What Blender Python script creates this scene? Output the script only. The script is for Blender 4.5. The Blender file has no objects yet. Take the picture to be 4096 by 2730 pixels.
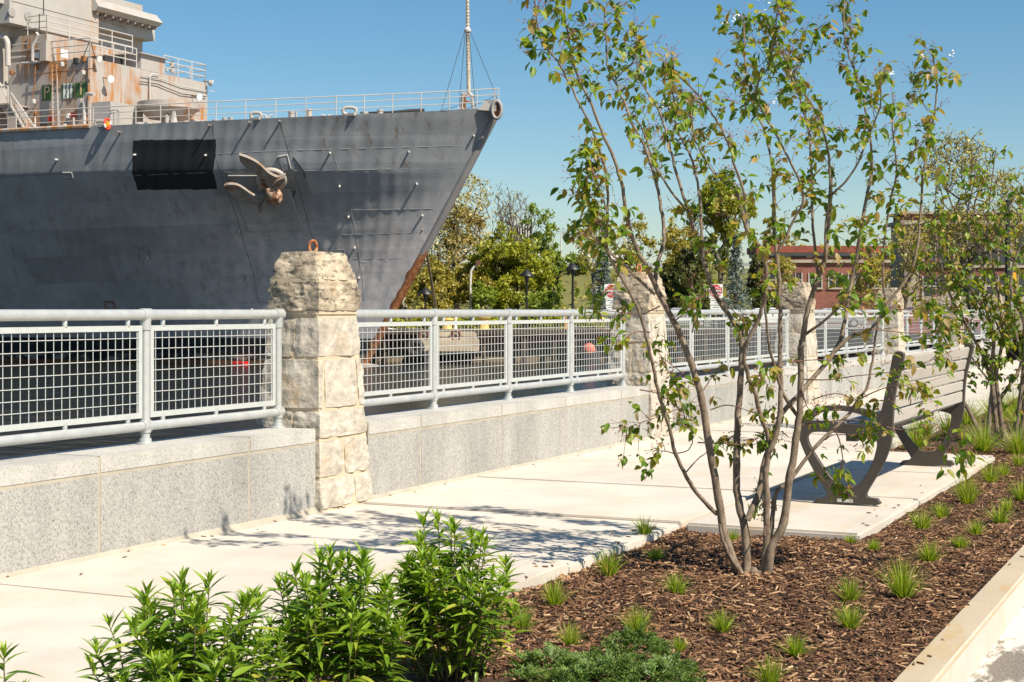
import bpy, bmesh, math, random
import numpy as np
from mathutils import Vector, Matrix, noise as mnoise
R = math.radians
scene = bpy.context.scene
COL = scene.collection

# ------------------------------------------------------------------ camera, world, sun, exposure
A, F, H, HY = R(25.4), 6200.0, 1.08, 1240.0      # wall direction vs view axis, focal length (photo px), eye height, horizon row
cam = bpy.data.cameras.new('camera'); camo = bpy.data.objects.new('camera', cam); COL.objects.link(camo)
camo.location = (0, 0, H); camo.rotation_euler = (R(90), 0, A - R(90))
cam.sensor_width = 36; cam.lens = 36 * F / 4096; cam.shift_y = -(1365 - HY) / 4096
cam.clip_start = .05; cam.clip_end = 6000
scene.camera = camo
SUN_EL, SUN_OFF = 47.5, 17.0                      # elevation; shadows run along +Y turned this much towards +X
world = bpy.data.worlds.new('World'); scene.world = world; world.use_nodes = True
wt = world.node_tree; bg = wt.nodes['Background']
sky = wt.nodes.new('ShaderNodeTexSky'); sky.sky_type = 'NISHITA'; sky.sun_disc = False
Tdir = Vector((math.sin(R(SUN_OFF)) * math.cos(R(SUN_EL)), math.cos(R(SUN_OFF)) * math.cos(R(SUN_EL)), -math.sin(R(SUN_EL))))
sky.sun_elevation = R(SUN_EL)
sky.sun_rotation = math.atan2(-Tdir.x, -Tdir.y)
sky.air_density = 1.0; sky.dust_density = .4; sky.ozone_density = 2.6; sky.altitude = 10
hs = wt.nodes.new('ShaderNodeHueSaturation'); hs.inputs['Saturation'].default_value = 1.28; hs.inputs['Hue'].default_value = .493
wt.links.new(sky.outputs[0], hs.inputs['Color']); wt.links.new(hs.outputs[0], bg.inputs[0]); bg.inputs[1].default_value = .07
sun = bpy.data.lights.new('sun', 'SUN'); suno = bpy.data.objects.new('sun', sun); COL.objects.link(suno)
sun.energy = 5.0; sun.angle = R(.5); sun.color = (1, .905, .76)
suno.rotation_euler = Tdir.to_track_quat('-Z', 'Y').to_euler(); suno.location = (-10, -40, 60)
vs = scene.view_settings; vs.view_transform = 'Standard'; vs.look = 'None'; vs.gamma = 1; vs.exposure = .68; vs.use_curve_mapping = False
scene.cycles.max_bounces = 6; scene.cycles.transparent_max_bounces = 8

# ------------------------------------------------------------------ picture geometry: photo pixel -> place
FW = Vector((math.cos(A), math.sin(A), 0)); RT = Vector((math.sin(A), -math.cos(A), 0)); EYE = Vector((0, 0, H))
def ray(px, py): return FW + RT * ((px - 2048) / F) + Vector((0, 0, (HY - py) / F))
def W(px, py, d): return EYE + ray(px, py) * d
def onZ(px, py, z): return W(px, py, (z - H) / ((HY - py) / F))
def onX(px, py, X): r = ray(px, py); return EYE + r * (X / r.x)
def onY(px, py, Y): r = ray(px, py); return EYE + r * (Y / r.y)

# ------------------------------------------------------------------ materials
MATS = {}
class NT:
    def __init__(s, name):
        s.m = bpy.data.materials.new(name); s.m.use_nodes = True; s.t = s.m.node_tree
        s.b = s.t.nodes['Principled BSDF']; s.out = s.t.nodes['Material Output']
        MATS[name] = s.m; s._pos = None
    def n(s, typ): return s.t.nodes.new('ShaderNode' + typ)
    def put(s, sock, v):
        if v is None: return
        if hasattr(v, 'is_output'): s.t.links.new(v, sock)
        else:
            if sock.type == 'RGBA' and len(v) == 3: v = (*v, 1)
            sock.default_value = v
    @property
    def pos(s):
        if s._pos is None: s._pos = s.n('NewGeometry').outputs['Position']
        return s._pos
    def obj(s): return s.n('TexCoord').outputs['Object']
    def map(s, v, scale=(1, 1, 1), rot=(0, 0, 0), loc=(0, 0, 0)):
        k = s.n('Mapping'); s.put(k.inputs[0], v); k.inputs[1].default_value = loc; k.inputs[2].default_value = rot; k.inputs[3].default_value = scale; return k.outputs[0]
    def noise(s, scale, detail=5, rough=.6, v=None):
        k = s.n('TexNoise'); s.put(k.inputs['Vector'], v if v is not None else s.pos)
        k.inputs['Scale'].default_value = scale; k.inputs['Detail'].default_value = detail; k.inputs['Roughness'].default_value = rough; return k.outputs[0]
    def vor(s, scale, v=None, out=0, feat='F1'):
        k = s.n('TexVoronoi'); k.feature = feat; s.put(k.inputs['Vector'], v if v is not None else s.pos); k.inputs['Scale'].default_value = scale; return k.outputs[out]
    def ramp(s, fac, stops):
        k = s.n('ValToRGB'); s.put(k.inputs[0], fac); e = k.color_ramp.elements
        while len(e) < len(stops): e.new(.5)
        for i, (p, c) in enumerate(stops):
            e[i].position = p; e[i].color = (c, c, c, 1) if isinstance(c, (int, float)) else (*c, 1)
        return k.outputs[0]
    def mix(s, fac, a, b, mode='MIX'):
        k = s.n('Mix'); k.data_type = 'RGBA'; k.blend_type = mode
        s.put(k.inputs[0], fac); s.put(k.inputs[6], a); s.put(k.inputs[7], b); return k.outputs[2]
    def math(s, op, a, b=None, c=None, clamp=False):
        k = s.n('Math'); k.operation = op; k.use_clamp = clamp; s.put(k.inputs[0], a); s.put(k.inputs[1], b)
        if c is not None: s.put(k.inputs[2], c)
        return k.outputs[0]
    def sep(s, v=None):
        k = s.n('SeparateXYZ'); s.put(k.inputs[0], v if v is not None else s.pos); return k.outputs
    def step(s, v, lo, hi):
        k = s.n('MapRange'); k.interpolation_type = 'SMOOTHSTEP'; s.put(k.inputs[0], v); k.inputs[1].default_value = lo; k.inputs[2].default_value = hi; return k.outputs[0]
    def bump(s, h, strength=.3, dist=.01):
        k = s.n('Bump'); s.put(k.inputs['Height'], h); k.inputs['Strength'].default_value = strength; k.inputs['Distance'].default_value = dist
        s.t.links.new(k.outputs[0], s.b.inputs['Normal'])
    def fin(s, col=None, rough=.6, metal=0, spec=None):
        s.put(s.b.inputs['Base Color'], col); s.put(s.b.inputs['Roughness'], rough); s.put(s.b.inputs['Metallic'], metal)
        if spec is not None: s.b.inputs['Specular IOR Level'].default_value = spec
        return s.m
    def rnd(s):
        g = s.n('NewGeometry').outputs['Random Per Island']; o = s.n('ObjectInfo').outputs['Random']
        return s.math('FRACT', s.math('ADD', g, o))

def simple(name, c, var=.25, scale=6, rough=.6, metal=0, bump=0, bscale=40, bdist=.004, spec=None):
    k = NT(name); d = tuple(x * (1 - var) for x in c); u = tuple(min(1, x * (1 + var * .6)) for x in c)
    col = k.ramp(k.noise(scale), [(.3, d), (.7, u)])
    if bump: k.bump(k.noise(bscale, 4), bump, bdist)
    return k.fin(col, rough, metal, spec)

# concrete
def concrete(name, base, stain, sscale=(1, 1, 1), samt=.5):
    k = NT(name)
    c = k.ramp(k.noise(2.2, 8, .68), [(.3, tuple(x * .79 for x in base)), (.66, base)])
    c = k.mix(1, c, k.ramp(k.n('ObjectInfo').outputs['Random'], [(0., .9), (1., 1.04)]), 'MULTIPLY')
    c = k.mix(k.ramp(k.noise(11, 6, .75), [(.66, 0.), (.76, .35)]), c, tuple(x * .6 for x in stain))
    f = k.ramp(k.noise(220, 2), [(.3, .88), (.62, 1.0)])
    c = k.mix(1, c, f, 'MULTIPLY')
    st = k.ramp(k.noise(1.7, 6, .65, k.map(k.pos, sscale, (0, 0, 0))), [(.52, 0.), (.72, samt)])
    c = k.mix(st, c, stain)
    k.bump(k.math('ADD', k.noise(260, 3), k.noise(30, 4)), .25, .003)
    return k.fin(c, .85)
concrete('sidewalk_concrete', (.63, .575, .495), (.50, .39, .25), (1.2, .8, 1), .45)
concrete('pad_concrete', (.60, .545, .47), (.49, .34, .18), (.5, 2.5, 1), .65)
concrete('kerb_concrete', (.52, .435, .31), (.42, .27, .10), (1.1, 3.5, 1), .9)
concrete('kerb_face_concrete', (.60, .55, .475), (.46, .33, .19), (3, 1, .6), .5)
k = NT('sealant'); k.bump(k.noise(120), .3, .003); k.fin(k.ramp(k.noise(8), [(.3, (.30, .27, .215)), (.7, (.42, .375, .30))]), .8)
k = NT('rusty_debris'); k.bump(k.noise(90), .6, .01); k.fin(k.ramp(k.noise(40), [(.3, (.10, .045, .022)), (.55, (.30, .13, .055)), (.75, (.42, .27, .15))]), .9)
def granite(name, dark, mid, light, sc=1.0, bump=.25):
    k = NT(name)
    n1 = k.noise(75 * sc, 3, .7); n2 = k.vor(160 * sc, None, 1)
    c = k.ramp(n1, [(.34, dark), (.44, mid), (.62, light)])
    g = k.n('RGBToBW'); k.put(g.inputs[0], n2)
    c = k.mix(.34, c, k.ramp(g.outputs[0], [(.1, dark), (.35, mid), (.8, light)]))
    c = k.mix(1, c, k.ramp(k.noise(1.6, 6, .7, k.map(k.pos, (1.6, 1.6, .35))), [(.3, .74), (.6, 1.05)]), 'MULTIPLY')
    k.bump(n1, bump, .006)
    return k.fin(c, .75)
granite('granite_panel', (.13, .125, .118), (.30, .29, .27), (.44, .43, .40), 1.35, .45)
granite('granite_coping', (.24, .23, .21), (.41, .395, .365), (.50, .485, .45), 1.4, .2)
def stone(name, lo, mid, hi, dirt, damt):
    k = NT(name); rn = k.n('ObjectInfo').outputs['Random']
    v = k.n('VectorMath'); v.operation = 'ADD'; k.put(v.inputs[0], k.pos)
    cx = k.n('CombineXYZ'); k.put(cx.inputs[0], k.math('MULTIPLY', rn, 37)); k.put(cx.inputs[1], k.math('MULTIPLY', rn, 11)); k.put(v.inputs[1], cx.outputs[0])
    c = k.ramp(k.noise(7, 8, .68, v.outputs[0]), [(.28, lo), (.47, mid), (.66, hi)])
    c = k.mix(k.ramp(k.noise(13, 6, .7, k.map(v.outputs[0], (1, 1, 2.6))), [(.5, 0.), (.66, damt)]), c, dirt)
    c = k.mix(k.ramp(k.noise(5, 4, .5, k.map(v.outputs[0], (1, 1, 1), (0, 0, 0), (3, 7, 1)))
              , [(.58, 0.), (.72, .5)]), c, (.46, .30, .15))
    k.bump(k.math('ADD', k.noise(30, 7, .7), k.math('MULTIPLY', k.vor(26, None, 0), .6)), .8, .012)
    return k.fin(c, .9)
stone('pier_stone', (.31, .275, .22), (.45, .405, .335), (.57, .53, .455), (.21, .19, .16), .45)
stone('cap_stone', (.13, .11, .085), (.36, .295, .21), (.56, .48, .36), (.03, .026, .022), .92)
k = NT('pier_mortar'); k.bump(k.noise(110, 4), .5, .006); k.fin(k.ramp(k.noise(9, 5), [(.3, (.44, .355, .245)), (.7, (.56, .465, .335))]), .9)
# metals
k = NT('galvanised_pipe'); k.bump(k.noise(30), .05, .002); k.fin(k.ramp(k.noise(14, 4), [(.3, (.42, .435, .43)), (.7, (.52, .53, .515))]), k.ramp(k.noise(9), [(.3, .34), (.7, .5)]), .35)
k = NT('mesh_frame_steel'); k.fin(k.ramp(k.noise(20), [(.3, (.48, .505, .49)), (.7, (.55, .57, .55))]), .45, .25)
k = NT('wire_steel'); k.fin((.60, .61, .59), .4, .3)
k = NT('iron_ring_rust'); k.bump(k.noise(60), .6, .006); k.fin(k.ramp(k.noise(45, 5), [(.3, (.10, .035, .02)), (.5, (.36, .12, .04)), (.7, (.55, .38, .22))]), .85)
simple('bench_frame_metal', (.06, .051, .040), .12, 30, .45, .1, .1, 300, .001)
simple('bench_slat', (.42, .385, .335), .06, 4, .5, 0, .06, 60, .001)
simple('name_plate_metal', (.62, .60, .56), .1, 30, .35, .6)
# ground
k = NT('mulch_soil'); k.bump(k.math('ADD', k.noise(60, 6, .75), k.noise(18, 4)), 1.0, .03)
c = k.ramp(k.noise(55, 6, .75), [(.3, (.028, .013, .007)), (.5, (.085, .04, .02)), (.7, (.18, .09, .045))]); k.fin(c, .95)
k = NT('mulch_chip'); c = k.ramp(k.rnd(), [(.0, (.032, .014, .007)), (.3, (.10, .045, .020)), (.6, (.185, .088, .040)), (.85, (.31, .168, .080)), (1., (.54, .36, .20))])
k.bump(k.noise(160, 3), .5, .004); k.fin(k.mix(1, c, k.ramp(k.noise(120, 3), [(.3, .7), (.7, 1.15)]), 'MULTIPLY'), .85)
k = NT('clay_soil'); k.bump(k.noise(70, 5), .9, .02); k.fin(k.ramp(k.noise(30, 5), [(.3, (.30, .16, .08)), (.7, (.52, .33, .18))]), .95)
k = NT('road_asphalt')
c = k.ramp(k.noise(110, 4, .7), [(.3, (.10, .085, .07)), (.6, (.24, .21, .175))])
c = k.mix(k.ramp(k.noise(2.6, 7, .7, k.map(k.pos, (.8, 2.2, 1), (0, 0, 0), (1.5, .9, 0))), [(.46, 0.), (.52, .95)]), c, (.64, .59, .51)); k.bump(k.noise(110, 4), .6, .008); k.fin(c, .9)
k = NT('water')
w = k.map(k.pos, (.6, .6, 1), (0, 0, A)); n1 = k.noise(2.2, 5, .62, k.map(w, (1, .45, 1), (0, 0, R(90)))); n2 = k.noise(.5, 3, .5, w)
k.bump(k.math('ADD', n1, n2), .8, .2); k.fin((.014, .016, .014), .13, 0, .4)
simple('far_ground_grass', (.075, .10, .025), .35, .4, .95)
simple('far_pavement', (.30, .28, .25), .15, .3, .9)
simple('embankment_grass', (.13, .13, .035), .35, .25, .95)
# plants
def leafmat(name, stops, trans=.45, rough=.42, back=None):
    k = NT(name); c = k.ramp(k.rnd(), stops)
    if back is not None:
        c = k.mix(k.n('NewGeometry').outputs['Backfacing'], c, back)
    k.put(k.b.inputs['Base Color'], c); k.b.inputs['Roughness'].default_value = rough; k.b.inputs['Specular IOR Level'].default_value = .45
    tr = k.n('BsdfTranslucent'); k.put(tr.inputs[0], k.mix(1, c, (1.6, 1.5, .5), 'MULTIPLY'))
    ms = k.n('MixShader'); ms.inputs[0].default_value = trans
    k.t.links.new(k.b.outputs[0], ms.inputs[1]); k.t.links.new(tr.outputs[0], ms.inputs[2]); k.t.links.new(ms.outputs[0], k.out.inputs[0]); return k.m
leafmat('serviceberry_leaf', [(0., (.055, .125, .010)), (.3, (.115, .21, .014)), (.55, (.20, .29, .02)), (.80, (.29, .28, .03)), (.92, (.30, .20, .05)), (1., (.42, .33, .18))], .42, .5)
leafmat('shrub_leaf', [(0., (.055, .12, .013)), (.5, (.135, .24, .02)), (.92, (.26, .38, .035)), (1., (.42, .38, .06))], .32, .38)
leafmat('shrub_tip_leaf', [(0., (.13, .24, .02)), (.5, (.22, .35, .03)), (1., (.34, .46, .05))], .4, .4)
leafmat('tuft_blade', [(0., (.10, .19, .015)), (.5, (.24, .35, .025)), (.85, (.40, .46, .05)), (1., (.60, .50, .2))], .4)
leafmat('juniper_needle', [(0., (.035, .08, .018)), (.4, (.085, .16, .024)), (.7, (.17, .26, .035)), (1., (.17, .25, .08))], .2, .5)
leafmat('far_leaf_green', [(0., (.14, .175, .015)), (.5, (.28, .31, .025)), (1., (.46, .45, .06))], .35)
leafmat('far_leaf_bright', [(0., (.11, .17, .015)), (.5, (.20, .28, .03)), (1., (.36, .42, .08))], .35)
leafmat('far_leaf_gold', [(0., (.28, .235, .075)), (.5, (.47, .39, .14)), (1., (.62, .52, .24))], .35)
leafmat('far_leaf_olive', [(0., (.18, .17, .03)), (.5, (.34, .305, .055)), (1., (.52, .44, .11))], .35)
leafmat('far_leaf_dark', [(0., (.025, .035, .010)), (.5, (.06, .075, .018)), (1., (.15, .15, .04))], .2)
leafmat('spruce_needle', [(0., (.07, .10, .085)), (.5, (.15, .19, .17)), (1., (.27, .32, .29))], .1, .6)
k = NT('serviceberry_bark'); c = k.ramp(k.noise(42, 6, .72, k.map(k.pos, (1, 1, .6))), [(.32, (.075, .05, .035)), (.47, (.17, .125, .085)), (.6, (.24, .185, .13)), (.75, (.36, .30, .23))]); k.bump(k.noise(90, 4), .4, .003); k.fin(c, .75)
simple('twig_bark', (.16, .085, .06), .3, 40, .7)
simple('shrub_stem', (.12, .10, .04), .3, 30, .7)
simple('far_bark', (.13, .105, .08), .35, 3, .9)
simple('pale_bark', (.42, .38, .31), .5, 1.6, .9)
k = NT('berry'); k.fin(k.ramp(k.rnd(), [(0., (.16, .04, .035)), (.6, (.34, .10, .085)), (1., (.45, .22, .15))]), .5)
simple('petal', (.75, .72, .66), .1, 30, .6)
# ship
def shippaint(name, base, rust, ramt, streak=True, zlo=None):
    k = NT(name); c = k.ramp(k.noise(.6, 7, .6), [(.3, tuple(x * .84 for x in base)), (.7, base)])
    v = k.map(k.pos, (1.5, 1.5, .16)); s1 = k.noise(1.0, 6, .7, v); s2 = k.noise(.35, 3, .5)
    f = k.math('MULTIPLY', k.ramp(s1, [(.46, 0.), (.6, 1.)]), k.ramp(s2, [(.38 if streak and ramt >= 1 else .42, 0.), (.52 if ramt >= 1 else .6, 1.)]))
    f = k.math('MULTIPLY', f, ramt); c = k.mix(f, c, rust)
    k.bump(k.noise(2.5, 5), .08, .03); return k.fin(c, .55)
shippaint('ship_grey', (.40, .37, .34), (.36, .155, .04), 1.0, True)
shippaint('ship_deep_grey', (.33, .31, .295), (.33, .16, .06), .8)  # slightly darker grey for deck, fittings and small parts
shippaint('ship_clean_grey', (.40, .38, .355), (.42, .24, .10), .35)
shippaint('ship_rail_white', (.50, .485, .46), (.40, .20, .09), .4)
shippaint('ship_rust', (.30, .13, .045), (.12, .05, .03), .9)
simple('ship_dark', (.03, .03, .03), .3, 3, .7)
simple('ship_glass', (.05, .055, .06), .2, 2, .15)
k = NT('rust_patch'); c = k.ramp(k.noise(3.0, 7, .7), [(.3, (.07, .03, .018)), (.5, (.26, .085, .025)), (.68, (.44, .20, .07))]); k.bump(k.noise(9, 6, .7), .8, .05); k.fin(c, .9)
k = NT('anchor_steel'); c = k.ramp(k.noise(2.4, 7, .7), [(.34, (.09, .05, .035)), (.43, (.28, .17, .10)), (.50, (.24, .205, .18)), (.75, (.36, .32, .28))]); k.bump(k.noise(6, 6), .5, .03); k.fin(c, .7)
k = NT('anchor_crown_rust'); c = k.ramp(k.noise(3.2, 7, .7), [(.3, (.05, .03, .02)), (.43, (.26, .11, .055)), (.54, (.46, .29, .19)), (.68, (.60, .53, .43))]); k.bump(k.noise(7, 6), .8, .05); k.fin(c, .8)
simple('sign_green', (.055, .13, .03), .2, 3, .6)
simple('sign_cream', (.62, .47, .25), .15, 4, .6)
simple('sign_white', (.72, .74, .70), .08, 4, .6)
simple('hull_seam_light', (.30, .30, .30), .2, 2, .5)
simple('hull_seam_dark', (.06, .065, .07), .2, 2, .5)
simple('life_ring_red', (.62, .05, .025), .1, 6, .5)
simple('life_ring_yellow', (.68, .36, .015), .15, 6, .5)
simple('buoy_red', (.60, .02, .02), .15, 4, .4)
simple('buoy_coral', (.62, .16, .10), .15, 2, .5)
simple('rope', (.30, .25, .17), .3, 8, .9)
simple('wire_dark', (.05, .06, .07), .1, 8, .6)
simple('wrapped_rope', (.52, .45, .35), .35, 5, .9, 0, .5, 18, .03)
# far bank and buildings
simple('bulkhead_mud', (.17, .125, .075), .6, .5, .9)
simple('bulkhead_timber', (.065, .045, .03), .5, .6, .9)
simple('waler_rust', (.15, .055, .035), .4, .6, .85)
simple('old_concrete', (.47, .39, .28), .5, .35, .9)
simple('tyre_rubber', (.035, .035, .035), .3, 2, .8)
simple('yellow_paint', (.62, .42, .10), .3, 2, .6)
simple('orange_paint', (.62, .27, .04), .2, 2, .6)
simple('black_paint', (.014, .014, .015), .2, 5, .45)
k = NT('far_brick'); bn = k.n('TexBrick'); k.put(bn.inputs['Vector'], k.map(k.obj(), (1, 1, 1), (R(90), 0, 0))); bn.inputs['Scale'].default_value = 3.0
bn.inputs['Color1'].default_value = (.25, .075, .045, 1); bn.inputs['Color2'].default_value = (.17, .05, .035, 1); bn.inputs['Mortar'].default_value = (.26, .20, .16, 1); bn.inputs['Mortar Size'].default_value = .012
k.fin(k.mix(1, bn.outputs[0], k.ramp(k.noise(.3, 5), [(.3, .75), (.7, 1.1)]), 'MULTIPLY'), .85)
simple('limestone', (.34, .29, .22), .3, .8, .85)
simple('rusty_cornice', (.22, .055, .028), .4, .8, .8)
simple('window_frame_paint', (.36, .33, .28), .15, 2, .6)
simple('window_glass', (.04, .045, .05), .3, .6, .08)
simple('roof_grey', (.30, .29, .28), .2, .5, .8)
simple('tower_white', (.55, .54, .50), .2, .2, .7)
simple('car_white', (.70, .70, .69), .05, 2, .25); simple('car_silver', (.42, .43, .44), .05, 2, .25, .4); simple('car_red', (.25, .03, .03), .1, 2, .25)
simple('sign_red', (.50, .012, .02), .08, 3, .5); simple('sign_yellow', (.80, .40, .01), .08, 3, .5)
simple('sign_black', (.02, .02, .02), .1, 3, .6); simple('post_steel', (.36, .36, .35), .15, 4, .5, .3)

# hull paint: grey, black boot topping, painted-out dark patch, rust runs
def hull_paint(patch):
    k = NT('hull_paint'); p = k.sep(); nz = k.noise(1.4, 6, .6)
    base = k.ramp(k.noise(.5, 7, .6, k.map(k.pos, (1, 1, 1.6))), [(.3, (.22, .235, .252)), (.7, (.29, .303, .318))])
    run = k.math('MULTIPLY', k.ramp(k.noise(1.0, 6, .7, k.map(k.pos, (2.2, 2.2, .10))), [(.54, 0.), (.68, 1.)]), k.ramp(k.noise(.22, 3), [(.42, 0.), (.6, .75)]))
    c = k.mix(run, base, (.15, .085, .045))
    pale = k.math('MULTIPLY', k.ramp(nz, [(.34, .35), (.66, .9)]), k.math('MULTIPLY', k.step(p[2], 9.5, 3.8), k.step(p[1], SY + 23, SY + 13))); c = k.mix(pale, c, (.62, .555, .53))  # pale weathering; its low forward limit paints in the sunlit bow
    bk = k.n('TexBrick'); cxy = k.n('CombineXYZ'); k.put(cxy.inputs[0], p[1]); k.put(cxy.inputs[1], k.math('ADD', p[2], k.math('MULTIPLY', p[1], .03))); k.put(bk.inputs['Vector'], cxy.outputs[0])
    for nm_, v_ in (('Scale', 1.0), ('Mortar Size', .012), ('Brick Width', 5.2), ('Row Height', 1.56), ('Mortar Smooth', .3), ('Bias', 0.)): bk.inputs[nm_].default_value = v_
    bk.inputs['Color1'].default_value = (.84, .84, .84, 1); bk.inputs['Color2'].default_value = (1.12, 1.12, 1.12, 1); bk.inputs['Mortar'].default_value = (.74, .74, .74, 1)
    c = k.mix(1, c, bk.outputs[0], 'MULTIPLY')
    (y0, k0, y1, k1, z0, z1) = patch
    wob = k.math('MULTIPLY', k.math('SUBTRACT', k.noise(1.2, 3), .5), .22)
    yy = k.math('ADD', p[1], wob); zz = k.math('ADD', p[2], wob)
    m = k.math('MULTIPLY', k.math('MULTIPLY', k.math('GREATER_THAN', k.math('SUBTRACT', yy, k.math('MULTIPLY', p[2], k0)), y0), k.math('LESS_THAN', k.math('SUBTRACT', yy, k.math('MULTIPLY', p[2], k1)), y1)), k.math('MULTIPLY', k.math('GREATER_THAN', zz, z0), k.math('LESS_THAN', zz, z1)))
    c = k.mix(m, c, (.016, .017, .021))
    bt = k.math('LESS_THAN', k.math('ADD', p[2], k.math('MULTIPLY', wob, .25)), -.66)
    bc = k.ramp(k.noise(.9, 6, .7, k.map(k.pos, (.7, .7, 2.5))), [(.4, (.012, .014, .016)), (.6, (.025, .035, .036))])
    sc = k.math('MULTIPLY', k.ramp(k.noise(.8, 6, .7, k.map(k.pos, (1, 1, 2.))), [(.5, 0.), (.6, 1.)]), k.step(p[2], -1.55, -1.75))
    bc = k.mix(sc, bc, (.30, .27, .22)); bc = k.mix(k.step(p[2], -2.0, -2.12), bc, (.20, .09, .04)); c = k.mix(bt, c, bc)
    c = k.mix(1, c, k.ramp(k.noise(.7, 8, .7, k.map(k.pos, (1, 1, .6))), [(.3, .82), (.7, 1.1)]), 'MULTIPLY'); k.bump(k.noise(2.2, 5), .12, .04); return k.fin(c, .48)
def M(n): return MATS[n]

# ------------------------------------------------------------------ mesh helpers
def org(o):
    v = Vector((0, 0, 0))
    while o is not None: v += o.location; o = o.parent
    return v
def link(name, me, parent=None, kind=None, mat=None, smooth=False):
    o = bpy.data.objects.new(name, me); COL.objects.link(o)
    if parent is not None: o.parent = parent
    if kind: o['kind'] = kind
    if mat: me.materials.append(M(mat))
    if smooth:
        me.polygons.foreach_set('use_smooth', [True] * len(me.polygons))
    return o
def empty(name, loc, label=None, cat=None, group=None):
    o = bpy.data.objects.new(name, None); COL.objects.link(o); o.location = loc; o.empty_display_size = .1
    if label: tag(o, label, cat, group)
    return o
def tag(o, label, cat=None, group=None):
    o['label'] = label
    if cat: o['category'] = cat
    if group: o['group'] = group
    return o
class MB:
    def __init__(s): s.v = []; s.f = []
    def add(s, vs, fs):
        b = len(s.v); s.v += [tuple(x) for x in vs]; s.f += [tuple(i + b for i in f) for f in fs]; return s
    def hexa(s, c):   # 8 corners: bottom 4 ccw, top 4 ccw
        return s.add(c, [(3, 2, 1, 0), (4, 5, 6, 7), (0, 1, 5, 4), (1, 2, 6, 5), (2, 3, 7, 6), (3, 0, 4, 7)])
    def box(s, a, b):
        (x0, y0, z0), (x1, y1, z1) = a, b
        return s.hexa([(x0, y0, z0), (x1, y0, z0), (x1, y1, z0), (x0, y1, z0), (x0, y0, z1), (x1, y0, z1), (x1, y1, z1), (x0, y1, z1)])
    def tube(s, pts, rad, n=8, cap=True, closed=False):
        pts = [Vector(p) for p in pts]; m = len(pts)
        if not hasattr(rad, '__len__'): rad = [rad] * m
        up = None; vs = []; fs = []
        for i in range(m):
            a = pts[(i - 1) % m] if (i or closed) else pts[0]; b = pts[(i + 1) % m] if (i < m - 1 or closed) else pts[-1]
            t = (b - a); t = t.normalized() if t.length > 1e-9 else Vector((0, 0, 1))
            if up is None:
                up = t.orthogonal().normalized()
            up = (up - t * up.dot(t)); up = up.normalized() if up.length > 1e-6 else t.orthogonal().normalized()
            sd = t.cross(up)
            for j in range(n):
                q = 2 * math.pi * j / n; vs.append(pts[i] + (up * math.cos(q) + sd * math.sin(q)) * rad[i])
        for i in range(m if closed else m - 1):
            i2 = (i + 1) % m
            for j in range(n):
                j2 = (j + 1) % n; fs.append((i * n + j, i * n + j2, i2 * n + j2, i2 * n + j))
        if cap and not closed: fs += [tuple(reversed(range(n))), tuple(range((m - 1) * n, m * n))]
        return s.add(vs, fs)
    def lathe(s, c, prof, n=16, ax='z', sx=1, sy=1):
        vs = []; fs = []; m = len(prof)
        for (r, h) in prof:
            for j in range(n):
                q = 2 * math.pi * j / n; x, y, z = r * math.cos(q) * sx, r * math.sin(q) * sy, h
                if ax == 'x': x, y, z = z, x, y
                if ax == 'y': x, y, z = x, z, y
                vs.append((c[0] + x, c[1] + y, c[2] + z))
        for i in range(m - 1):
            for j in range(n): fs.append((i * n + j, i * n + (j + 1) % n, (i + 1) * n + (j + 1) % n, (i + 1) * n + j))
        fs += [tuple(reversed(range(n))), tuple(range((m - 1) * n, m * n))]
        return s.add(vs, fs)
    def mesh(s, name, off=(0, 0, 0)):
        me = bpy.data.meshes.new(name); o = Vector(off)
        me.from_pydata([tuple(Vector(p) - o) for p in s.v], [], s.f); me.update()
        return me
    def build(s, name, mat, parent=None, kind=None, smooth=False, bevel=0):
        off = org(parent) if parent is not None else Vector((0, 0, 0))
        me = s.mesh(name, off)
        bm = bmesh.new(); bm.from_mesh(me); bmesh.ops.recalc_face_normals(bm, faces=bm.faces)
        if bevel:
            bmesh.ops.bevel(bm, geom=list(bm.edges), offset=bevel, segments=2, affect='EDGES', clamp_overlap=True)
        bm.to_mesh(me); bm.free()
        o = link(name, me, parent, kind, mat)
        if smooth: smooth_by_angle(me)
        return o
def smooth_by_angle(me, ang=40):
    me.polygons.foreach_set('use_smooth', [True] * len(me.polygons))
    try: me.set_sharp_from_angle(angle=R(ang))
    except Exception: pass
def fast(name, V, Fc, mat, parent=None, kind=None, smooth=True):
    """V: (n,3) world array, Fc: list of equal-length faces as an array (m,k)."""
    V = np.asarray(V, float)
    if parent is not None: V = V - np.array(org(parent))
    Fc = np.asarray(Fc, np.int32); me = bpy.data.meshes.new(name); m, kk = Fc.shape
    me.vertices.add(len(V)); me.vertices.foreach_set('co', V.astype(np.float32).ravel())
    me.loops.add(m * kk); me.loops.foreach_set('vertex_index', Fc.ravel())
    me.polygons.add(m); me.polygons.foreach_set('loop_start', np.arange(0, m * kk, kk, dtype=np.int32)); me.polygons.foreach_set('loop_total', np.full(m, kk, np.int32))
    me.polygons.foreach_set('use_smooth', np.full(m, smooth)); me.update(calc_edges=True); me.validate()
    return link(name, me, parent, kind, mat)
def crom(P, n=4):
    P = [Vector(p) for p in P]
    if len(P) < 3: return P
    out = []
    for i in range(len(P) - 1):
        p0 = P[max(i - 1, 0)]; p1 = P[i]; p2 = P[i + 1]; p3 = P[min(i + 2, len(P) - 1)]
        for k_ in range(n):
            t = k_ / n
            out.append(.5 * ((2 * p1) + (p2 - p0) * t + (2 * p0 - 5 * p1 + 4 * p2 - p3) * t * t + (3 * p1 - p0 - 3 * p2 + p3) * t ** 3))
    out.append(P[-1]); return out
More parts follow.
